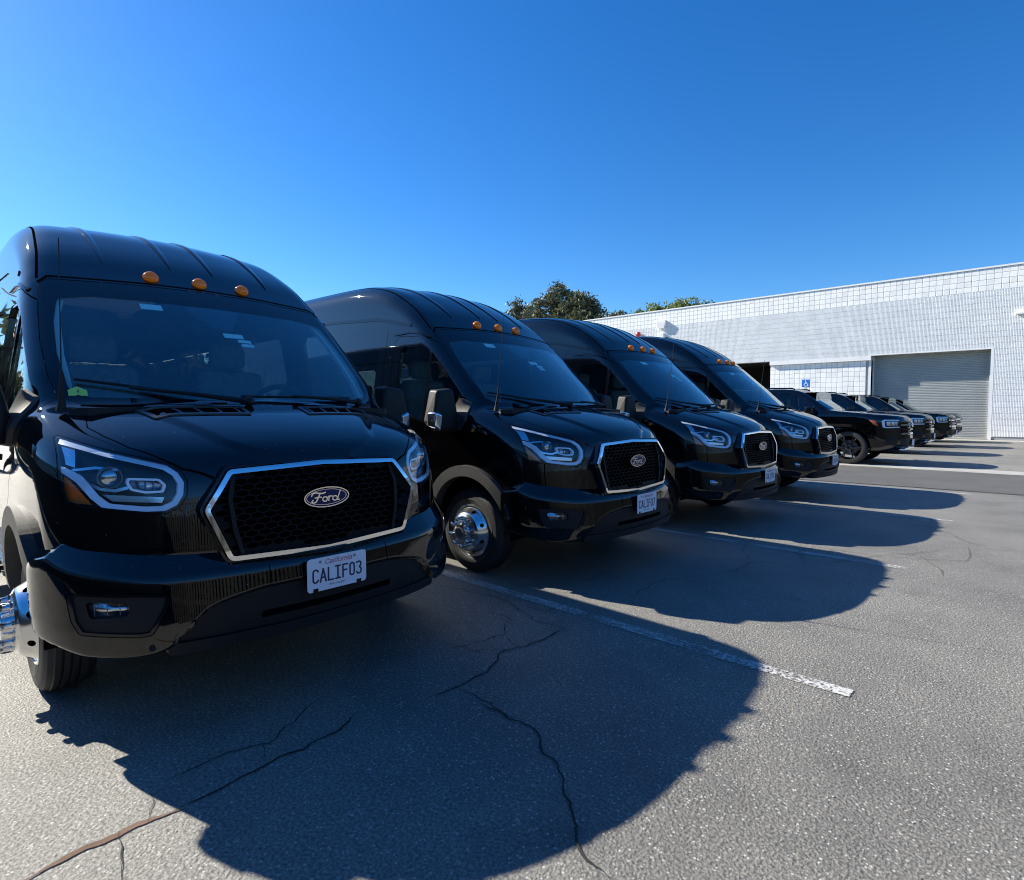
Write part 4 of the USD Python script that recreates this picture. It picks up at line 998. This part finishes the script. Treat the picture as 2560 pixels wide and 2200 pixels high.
CRACKS = {
    'dirt': [(0.394, -1.184), (0.372, -1.114), (0.364, -1.033), (0.383, -0.961), (0.382, -0.885), (0.406, -0.785)],
    'main': [(0.406, -0.785), (0.394, -0.683), (0.374, -0.599), (0.36, -0.473), (0.38, -0.315), (0.337, -0.168), (0.287, -0.044)],
    'b1': [(0.367, -0.871), (0.286, -0.845), (0.221, -0.833), (0.219, -0.822)],
    'b2': [(0.392, -0.963), (0.454, -0.972), (0.536, -0.977), (0.601, -0.99)],
    'b3': [(0.192, -0.809), (0.196, -0.698), (0.202, -0.545), (0.221, -0.432), (0.12, -0.26), (0.035, -0.091)],
    'b4': [(0.233, -0.437), (0.349, -0.468)],
    'c1': [(0.405, 0.219), (0.428, 0.414), (0.391, 0.709), (0.308, 0.818), (0.341, 0.97), (0.357, 1.247), (0.353, 1.338)],
    'c2': [(0.428, 0.414), (0.59, 0.392), (0.817, 0.373)],
    'c3': [(0.612, 0.377), (0.809, 0.378), (0.942, 0.364), (1.068, 0.282), (1.155, 0.271), (1.279, 0.144), (1.383, 0.052), (1.468, -0.034), (1.538, -0.051), (1.584, -0.066)],
    'c4': [(0.006, 0.655), (0.07, 0.715), (0.14, 0.998), (0.007, 1.215), (-0.25, 1.25)],
    'c5': [(0.353, 1.338), (0.119, 1.32), (-0.234, 1.447), (-0.594, 1.405), (-0.903, 1.369)],
    'c6': [(0.308, 0.818), (0.205, 0.741), (0.01, 0.701)],
    'c7': [(0.14, 0.998), (0.323, 0.953)],
    'c8': [(-0.18, 1.435), (0.078, 1.501), (0.078, 1.74)],
    'e1': [(0.314, 2.156), (0.317, 2.67), (0.595, 3.268), (0.64, 3.786)],
    'f1': [(1.742, 5.315), (1.445, 4.831), (1.232, 4.345), (1.078, 4.022), (0.867, 3.824), (0.416, 3.579)],
    'f2': [(0.971, 4.01), (0.771, 4.299), (0.822, 4.666)],
}
fine = [strip("", p, .0035, {"main": .013, "c3": .013, "c1": .012}.get(k, .007), .0035 + .0002 * i, "", 40 + i) for i, (k, p) in enumerate(CRACKS.items()) if k != "dirt"]
r = np.random.default_rng(3)
for k in range(4):                                     # finer cracks wandering over the lot beyond the vans
    x, y, a = r.uniform(1.9, 2.3) if k < 3 else r.uniform(-1, 2.4), r.uniform(3, 26), r.uniform(0, 6.28)
    if k < 3: y = r.uniform(2.5, 8)
    p = [(x, y)]
    for _ in range(6): a += r.normal() * .5; p.append((p[-1][0] + .35 * math.cos(a), p[-1][1] + .35 * math.sin(a)))
    fine.append(strip("", p, .003, .006, .0065 + .0001 * k, "", 80 + k, step=.04))
put("pavement_crack", merged(fine), "crack_tar", smooth=False, kind="structure")
put("dirt_filled_crack", strip("", CRACKS["dirt"], .016, .030, .003, "", 5, .008), "crack_dirt", smooth=False, kind="structure")

# worn bay lines (the paint wanders a little at the edges)
LINES = [(1.83, -6.2, 1.62), (1.64, -6.2, 4.36), (1.66, -6.2, 7.24), (1.6, -6.2, 10.2)]
for k, (x1, x0, y) in enumerate(LINES):
    n = 90; xs = np.linspace(x0, x1, n); rr = np.random.default_rng(20 + k)
    e1 = y + .046 + ndimage.gaussian_filter1d(rr.normal(size=n), 2) * .006; e0 = y - .046 + ndimage.gaussian_filter1d(rr.normal(size=n), 2) * .006
    v = np.vstack([np.stack([xs, e1, np.full(n, .0045)], 1), np.stack([xs, e0, np.full(n, .0045)], 1)]); i = np.arange(n - 1)
    f = np.vstack([np.stack([n + i, n + i + 1, i + 1], 1), np.stack([n + i, i + 1, i], 1)])
    put("parking_line", (v, f), "line_paint", smooth=False, kind="structure")
# concrete gutter and the darker strip of newer asphalt before it
def slab(x0, x1, y0, y1, z, slope=0.0):
    n = 40; xs = np.linspace(x0, x1, n); i = np.arange(n - 1)
    v = np.vstack([np.stack([xs, y0 + slope * (xs - 2) + .02 * np.sin(xs * 2.1), np.full(n, z)], 1), np.stack([xs, y1 + slope * (xs - 2) + .02 * np.sin(xs * 1.7 + 1), np.full(n, z)], 1)])
    return v, np.vstack([np.stack([i, i + 1, n + i + 1], 1), np.stack([i, n + i + 1, n + i], 1)])
put("road_patch", slab(-14, 14, 10.62, 14.3, .004, .06), "patch_asphalt", smooth=False, kind="structure")
put("concrete_gutter", slab(-14, 14, 14.35, 15.25, .005, .0), "concrete", smooth=False, kind="structure")
put("pavement_edge", strip("", [(-8, 10.1), (0, 10.55), (2, 10.66), (9, 11.1)], .02, .05, .008, "", 9, .01, .08), "crack_tar", smooth=False, kind="structure")
put("apron", sheet(-30, 20, 31.2, 32.45, .006), "concrete", smooth=False, kind="structure")
# wheel-stop kerbs are hidden; a light scatter of loose stones and leaves lies on the near asphalt
st = []
for k in range(260):
    x, y = r.uniform(-.3, 2.3), r.uniform(-1.6, 7)
    s_ = r.uniform(.002, .0055) * (1 if k > 12 else 1.6)
    q = trimesh.creation.icosphere(0, s_); q.vertices *= [1, r.uniform(.6, 1), .5]; q.apply_transform(trimesh.transformations.rotation_matrix(r.uniform(0, 6), [0, 0, 1])); q.apply_translation([x, y, s_ * .3]); st.append(q)
tag(put("loose_gravel", cat_(*st), "concrete", smooth=False), "scattered pale grit and small stones lying loose on the asphalt", "gravel", kind="stuff")

# ---------------------------------------------------------------- the warehouse
WY, WL, WR, TOP = 32.5, -27.3, 12.0, 7.83
bl = thing("warehouse_building", "long low warehouse of white-painted concrete blocks with a grey roller door", "building", (0, WY, 0))
U = .265
DX0, DX1, DZ = -4.26, .45, 4.135                       # roller door opening
OX0, OX1 = -14.8, -9.23                                # dark open bay
# backing wall in pieces round the openings (y measured back from the wall face)
pieces = [bx(WL, WR, .03, .45, 4.135, TOP - .06), bx(DX1, WR, .03, .60, -.2, 4.135), bx(WL, OX0, .03, .45, -.2, 4.135), bx(OX1, DX0, .16, .60, -.2, 4.134)]
put("wall_core", cat_(*pieces), "mortar", bl, smooth=False)
put("return_wall", cat_(bx(WL, WL + .3, .45, 26, -.2, TOP - .06), bx(WR - .3, WR, .6, 26, -.2, TOP - .06), bx(WL, WR, 26, 26.3, -.2, TOP - .06)), "white_block_dull", bl, smooth=False)
put("roof", bx(WL + .3, WR - .3, .45, 26, 6.9, 7.1), "concrete", bl, smooth=False)
put("parapet_cap", bx(WL - .03, WR + .03, -.035, .48, TOP - .055, TOP + .02), "white_trim", bl, smooth=False)
def block(w, h, d=.03, tilt=0.0):
    """A split-faced block: chamfered, its face a little uneven."""
    c = .007
    v = np.array([[0, d, 0], [w, d, 0], [w, d, h], [0, d, h], [0, c, 0], [w, c, 0], [w, c, h], [0, c, h], [c, tilt, c], [w - c, -tilt, c], [w - c, -tilt, h - c], [c, tilt, h - c]], float)
    f = []
    for a, b in ((0, 4), (4, 8)):
        for k in range(4):
            l = (k + 1) % 4; f += [[a + k, a + l, b + l], [a + k, b + l, b + k]]
    f += [[8, 9, 10], [8, 10, 11]]
    return trimesh.Trimesh(v, f, process=False)
def ribbed(w, h, n, d=.03, rib=.024, seed=0):
    """A block with upright split ribs."""
    q = np.random.default_rng(seed); xs, ys = [0.0], [d]
    p = w / n
    for k in range(n):
        o = q.uniform(-.0006, .0006)
        xs += [k * p + .10 * p, k * p + .20 * p, k * p + .78 * p, k * p + .88 * p]; ys += [rib, o, o, rib]
    xs.append(w); ys.append(d)
    xs, ys = np.array(xs), np.array(ys); m = len(xs)
    v = np.vstack([np.stack([xs, ys, np.full(m, .002)], 1), np.stack([xs, ys, np.full(m, h - .002)], 1)])
    i = np.arange(m - 1)
    f = np.vstack([np.stack([i, i + 1, m + i + 1], 1), np.stack([i, m + i + 1, m + i], 1)])
    t = np.array([[0, k, k + 1] for k in range(1, m - 1)])
    return trimesh.Trimesh(v, np.vstack([f, t[:, ::-1] + m, t]), process=False)
smooth_b, ribbed_b = [], []
br = np.random.default_rng(11)
for row in range(4):                                    # parapet courses
    z = 6.775 + row * .251
    n = int((WR - WL) / U)
    for c in range(n):
        smooth_b.append((WL + c * U + .2, 0.0, z, U - .016, .251 - .016))
for row in range(15):                                   # recessed wall under the soffit, left of the roller door
    z = 3.915 - (row + 1) * .265
    for c in range(int((DX0 - OX1) / .2635)):
        smooth_b.append((OX1 + c * .2635 + .005, .13, z, .2635 - .014, .265 - .014))
for row in range(26):
    z = 6.772 - (row + 1) * .2645
    off = .265 * (row % 2)
    for c in range(int((WR - WL) / .53) + 1):
        x = WL + c * .53 - off
        x0, x1 = max(x, WL), min(x + .53, WR)
        for a, b in ([(x0, x1)] if z > 4.10 else [(x0, min(x1, OX0)), (max(x0, DX1 + .12), x1)]):
            if b - a > .06 and z > -.1: ribbed_b.append((a, 0.0, z, b - a - .006, .2645, max(1, round((b - a) / .053))))
ribbed_b = [(b[0], b[1], b[2], b[3] + .005, b[4], b[5]) for b in ribbed_b]
def near_key(b):
    p = np.array([b[0] + b[3] / 2, WY, b[2]]) - EYE
    q = p @ fw
    vis = q > 1 and abs(p @ rt / q) < .9 and b[0] > -22.5
    low = b[2] < 2.3 and b[0] < DX0
    return (not vis or low, q)
for lst, name, mk in ((smooth_b, "smooth_block", 0), (ribbed_b, "ribbed_block", 1)):
    lst.sort(key=near_key)
    rest = []
    for k, b in enumerate(lst):
        m = block(b[3], b[4], .03, br.uniform(-.0005, .0005)) if mk == 0 else ribbed(b[3], b[4], b[5], seed=k)
        m.apply_translation([b[0], b[1], b[2]])
        if k < 298: put(name, m, ("white_block", "white_block", "white_block_dull")[br.integers(3)] if mk == 0 else "white_block", bl, smooth=False)
        else: rest.append(m)
    if rest: put(name + "_rest", cat_(*rest), "white_block", bl, smooth=False, kind="stuff")
# soffit edge and jambs
put("soffit_beam", bx(OX1, DX0, -.002, .16, 3.915, 4.135), "white_trim", bl, smooth=False)
put("door_jamb", bx(DX1 - .0, DX1 + .115, -.004, .58, -.05, 4.136), "white_trim", bl, smooth=False)
put("door_jamb", bx(DX0 - .10, DX0, .125, .58, -.05, 3.914), "white_trim", bl, smooth=False)
put("door_lintel", bx(DX0 - .1, DX1 + .115, -.004, .56, 4.137, 4.20), "white_trim", bl, smooth=False)
rd = put("roller_door", bx(DX0, DX1, .56, .60, -.05, 4.14), "door_grey", bl, "grey corrugated steel roller door pulled down", smooth=False)
ns = 52
for k in range(ns):
    h = 4.12 / ns; z = .02 + k * h
    pr = np.array([(.56, z), (.543, z + .012), (.540, z + h * .45), (.543, z + h - .012), (.549, z + h - .001), (.56, z + h - .001)])
    v = np.vstack([np.stack([np.full(6, DX0 + .03), pr[:, 0], pr[:, 1]], 1), np.stack([np.full(6, DX1 - .03), pr[:, 0], pr[:, 1]], 1)])
    f = [[i, i + 1, 6 + i + 1] for i in range(5)] + [[i, 6 + i + 1, 6 + i] for i in range(5)]
    put("slat", (v, np.array(f)), "door_grey", rd, smooth=60)
for x in (DX0, DX1 - .06): put("door_guide", bx(x, x + .06, .46, .53, -.05, 4.13), "white_trim", rd, smooth=False)
put("door_sill", bx(DX0, DX1, .30, .55, -.02, .05), "concrete", rd, smooth=False)
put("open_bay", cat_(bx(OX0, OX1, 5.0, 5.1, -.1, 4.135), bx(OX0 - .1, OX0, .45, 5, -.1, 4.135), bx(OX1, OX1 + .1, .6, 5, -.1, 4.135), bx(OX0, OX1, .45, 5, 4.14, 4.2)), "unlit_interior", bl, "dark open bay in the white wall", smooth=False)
ds = put("downspout", rbox((.40, .18, 6.4), .02, (-16.0, -.10, 3.15)), "white_trim", bl)
put("leader_head", m3.Manifold.batch_hull([m3.Manifold.cube((w, d, .02)).translate((-16.0 - w / 2, -d, z)) for w, d, z in ((.62, .22, 7.13), (.62, .22, 6.98), (.42, .20, 6.66))]), "white_trim", ds, smooth=False)
wl = put("wall_lamp", m3.Manifold.batch_hull([m3.Manifold.cube((w, d, .02)).translate((1.42 - w / 2, -d, z)) for w, d, z in ((.30, .10, 5.75), (.34, .26, 5.62), (.34, .26, 5.58))]), "white_trim", bl, smooth=False)
bell = put("alarm_bell", lathe([(0, -.10), (.10, -.095), (.16, -.06), (.19, 0), (.19, .03), (0, .03)], "y", 28, (-17.72, WY - .10, 6.42), 1), "bell_red")
tag(bell, "round red alarm bell high on the white wall above the last van", "alarm bell")
# accessible parking sign on the recessed wall
sg = thing("parking_sign", "small blue wheelchair parking sign in front of the white wall", "sign", (-7.25, WY - .16, 0))
put("sign_panel", bx(-.205, .205, .0, .012, 2.62, 3.03), "sign_blue", sg, smooth=False)
wc = strokes_poly([[(-.02, .12), (-.015, .0), (.06, .0), (.095, -.10), (.125, -.09)], [(-.016, .055), (.05, .055)]], .024).union(Point(-.022, .150).buffer(.025)).union(LineString(arc(-.005, -.055, .085, .085, 120, 395, 24)).buffer(.012))
wm = cross(wc).extrude(.003).to_mesh(); wv = np.asarray(wm.vert_properties[:, :3], float)
put("wheelchair_symbol", trimesh.Trimesh(np.stack([wv[:, 0], -wv[:, 2] - .0005, wv[:, 1] + 2.81], 1), wm.tri_verts, process=False), "sign_white", sg, smooth=False)
put("sign_post", rod([(0, .035, -.02), (0, .035, 2.95)], .025, 8), "lamp_grey", sg)

# ---------------------------------------------------------------- trees
def crown(centres, n, leaf, seed, squash=1.0):
    """Leaf-sized faces clustered in twigs through the crown's volume."""
    q = np.random.default_rng(seed); P = []
    w = np.array([c[3] ** 2 for c in centres]); w /= w.sum()
    for c, k in zip(centres, (w * n / 22).astype(int) + 1):
        d = q.normal(size=(k, 3)); d /= np.linalg.norm(d, axis=1, keepdims=True)
        tw = np.array(c[:3]) + d * (c[3] * q.uniform(.35, 1.0, (k, 1)) ** .6) * [1, 1, squash]
        for t in tw: P.append(t + q.normal(size=(22, 3)) * leaf * 1.35 * [1, 1, .8])
    P = np.vstack(P); m = len(P)
    a = q.normal(size=(m, 3)); a /= np.linalg.norm(a, axis=1, keepdims=True)
    b = np.cross(a, q.normal(size=(m, 3))); b /= np.linalg.norm(b, axis=1, keepdims=True)
    s = leaf * q.uniform(.6, 1.25, (m, 1))
    v = np.stack([P - a * s, P + b * s * .45, P + a * s, P - b * s * .45], 1).reshape(-1, 3)
    i = np.arange(m) * 4
    return v, np.vstack([np.stack([i, i + 1, i + 2], 1), np.stack([i, i + 2, i + 3], 1)])
def tree(name, label, at, trunk_h, centres, n, leaf, mat, seed, group=None, tr=.35, squash=1.0):
    t = thing(name, label, "tree", at, 0, group)
    q = np.random.default_rng(seed)
    put("trunk", rod([(0, 0, -.2), (.1, .05, trunk_h * .5), (.0, .1, trunk_h)], [tr, tr * .8, tr * .6], 10), "bark", t)
    limbs = []
    for c in centres:
        e = np.array(c[:3]); s = np.array([0, .08, trunk_h * q.uniform(.75, 1)])
        mid = (s + e) / 2 + q.normal(size=3) * .3
        limbs.append(rod([s, mid, e + [0, 0, c[3] * .5]], [tr * .45, tr * .28, .03], 6))
    put("limb", cat_(*limbs), "bark", t)
    put("crown", crown(centres, n, leaf, seed + 1, squash), mat, t, smooth=False)
TY = 60.0
def cl(px0, pts): return pts
# crown clumps: x, y, z from the foot and radius
tree("oak_tree", "tall dark rounded tree over the roof of the third van, highest of the group", (-45.0, TY, 0), 8.0,
     [(-3.6, 0, 15.0, 2.3), (-2.2, .8, 16.8, 1.9), (-4.6, -1, 12.8, 2.0), (-.2, 0, 14.2, 2.3), (1.6, .5, 15.2, 1.9), (3.0, 0, 14.6, 1.6), (2.8, -.6, 12.6, 2.0), (0, 0, 11.6, 2.6), (-3.4, 0, 10.8, 2.2), (4.6, 0, 13.4, 1.0)], 15000, .26, "oak_leaves", 101)
tree("oak_tree", "sparse greyish tree left of the tall dark tree, behind the second van's roof", (-54.4, TY + 1, .9), 7.0,
     [(-.6, 0, 15.6, 1.2), (-1.0, 0, 13.8, 1.8), (1.6, 0, 14.0, 1.6), (-2.6, 0, 12.2, 1.7), (.4, .5, 12.0, 2.2), (3.2, 0, 12.4, 1.5), (2.6, 0, 10.6, 1.9), (-3.0, 0, 10.2, 1.6)], 8500, .24, "grey_leaves", 111)
tree("oak_tree", "low dark tree between the tall tree and the pale hedge", (-38.2, TY - 1, 0), 6.5,
     [(-1.8, 0, 12.4, 1.3), (.4, 0, 11.9, 1.4), (2.0, 0, 12.6, 1.1), (-3.2, 0, 11.2, 1.4), (1.2, 0, 10.4, 1.8), (-1.2, 0, 10.2, 1.8)], 6500, .22, "oak_leaves", 121, tr=.25)
hx = np.random.default_rng(5)
hl_lab = ["leftmost pale yellow-green tree showing above the white parapet", "second pale yellow-green tree above the white parapet", "third pale yellow-green tree above the white parapet, taller than its neighbours",
          "fourth pale yellow-green tree above the white parapet", "dim grey-green tree top, rightmost above the white parapet"]
for k, (x, top) in enumerate(((-33.2, 12.8), (-31.0, 13.4), (-28.4, 13.8), (-25.6, 13.5), (-23.6, 13.1))):
    cs = [(hx.uniform(-1.6, 1.6), hx.uniform(-1, 1), top - 1.0 - hx.uniform(0, 1.6), hx.uniform(.6, 1.0)) for _ in range(9)] + [(dx, 0, top - 3.2, 1.8) for dx in (-1.1, 1.1)] + [(0, 0, top - 5, 1.8)]
    tree("pale_tree", hl_lab[k], (x, TY - 3, 0), top - 5.5, cs, 4200, .20, "pale_leaves" if k < 4 else "grey_leaves", 200 + k, tr=.18, squash=1.25)

# ---------------------------------------------------------------- across the lot, behind the photographer: what the paintwork mirrors
for k, (x, y) in enumerate([(-21, -3.2), (-20, 1.0), (-22, 5.2), (-20.5, 9.5)]):
    q = np.random.default_rng(300 + k)
    cs = [(q.uniform(-1.8, 1.8), q.uniform(-1.8, 1.8), q.uniform(1.6, 3.4), q.uniform(1.1, 1.7)) for _ in range(8)]
    tree("shade_tree", "leafy tree standing at the back of the lot behind the vans", (x, y, 0), 2.6, cs, 2600, .24, "oak_leaves", 310 + k, "trees along the back of the lot", tr=.2)
fe = thing("picket_fence", "tall dark steel picket fence along the far side of the lot", "fence", (6.8, 0, 0))
ys = np.arange(-70, 70, .17)
put("picket", cat_(*[bx(-.02, .02, y - .05, y + .05, .05, 2.6) for y in ys]), "fence_steel", fe, smooth=False, kind="stuff")
xs_ = np.arange(-44, 6.7, .17)
put("picket", cat_(*[bx(x - .05, x + .05, -5.52, -5.48, .05, 2.6) for x in xs_]), "fence_steel", fe_side := thing("picket_fence", "dark steel picket fence along the near end of the lot", "fence", (0, 0, 0)), smooth=False, kind="stuff")
put("rail", cat_(bx(-44, 6.7, -5.56, -5.52, .35, .42), bx(-44, 6.7, -5.56, -5.52, 2.25, 2.32)), "fence_steel", fe_side, smooth=False)
put("rail", cat_(bx(.02, .06, -70, 70, .35, .42), bx(.02, .06, -70, 70, 2.25, 2.32)), "fence_steel", fe, smooth=False)

hd = thing("clipped_hedge", "dark clipped hedge behind the steel picket fence", "hedge", (8.2, 0, 0))
q = np.random.default_rng(77)
put("hedge_core", bx(-.35, .35, -70, 70, 0, 1.9), "hedge_green", hd, smooth=False)
n = 42000
P = np.stack([q.uniform(-.62, .55, n), q.uniform(-70, 70, n), q.uniform(.05, 2.35, n)], 1)
P[: n // 2, 0] = q.uniform(-.66, -.36, n // 2)
a = q.normal(size=(n, 3)); a /= np.linalg.norm(a, axis=1, keepdims=True); b = np.cross(a, q.normal(size=(n, 3))); b /= np.linalg.norm(b, axis=1, keepdims=True); s_ = .075 * q.uniform(.6, 1.3, (n, 1))
i = np.arange(n) * 4
put("hedge_leaf", (np.stack([P - a * s_, P + b * s_ * .6, P + a * s_, P - b * s_ * .6], 1).reshape(-1, 3), np.vstack([np.stack([i, i + 1, i + 2], 1), np.stack([i, i + 2, i + 3], 1)])), "hedge_green", hd, smooth=False, kind="stuff")

h2 = thing("clipped_hedge", "dark clipped hedge behind the fence at the near end of the lot", "hedge", (0, -6.9, 0))
put("hedge_core", bx(-44, 6.5, -.35, .35, 0, 1.9), "hedge_green", h2, smooth=False)
n = 16000
P = np.stack([q.uniform(-44, 6.5, n), q.uniform(-.5, .64, n), q.uniform(.05, 2.35, n)], 1); P[: n // 2, 1] = q.uniform(.36, .66, n // 2)
a = q.normal(size=(n, 3)); a /= np.linalg.norm(a, axis=1, keepdims=True); b = np.cross(a, q.normal(size=(n, 3))); b /= np.linalg.norm(b, axis=1, keepdims=True); s_ = .075 * q.uniform(.6, 1.3, (n, 1))
i = np.arange(n) * 4
put("hedge_leaf", (np.stack([P - a * s_, P + b * s_ * .6, P + a * s_, P - b * s_ * .6], 1).reshape(-1, 3), np.vstack([np.stack([i, i + 1, i + 2], 1), np.stack([i, i + 2, i + 3], 1)])), "hedge_green", h2, smooth=False, kind="stuff")
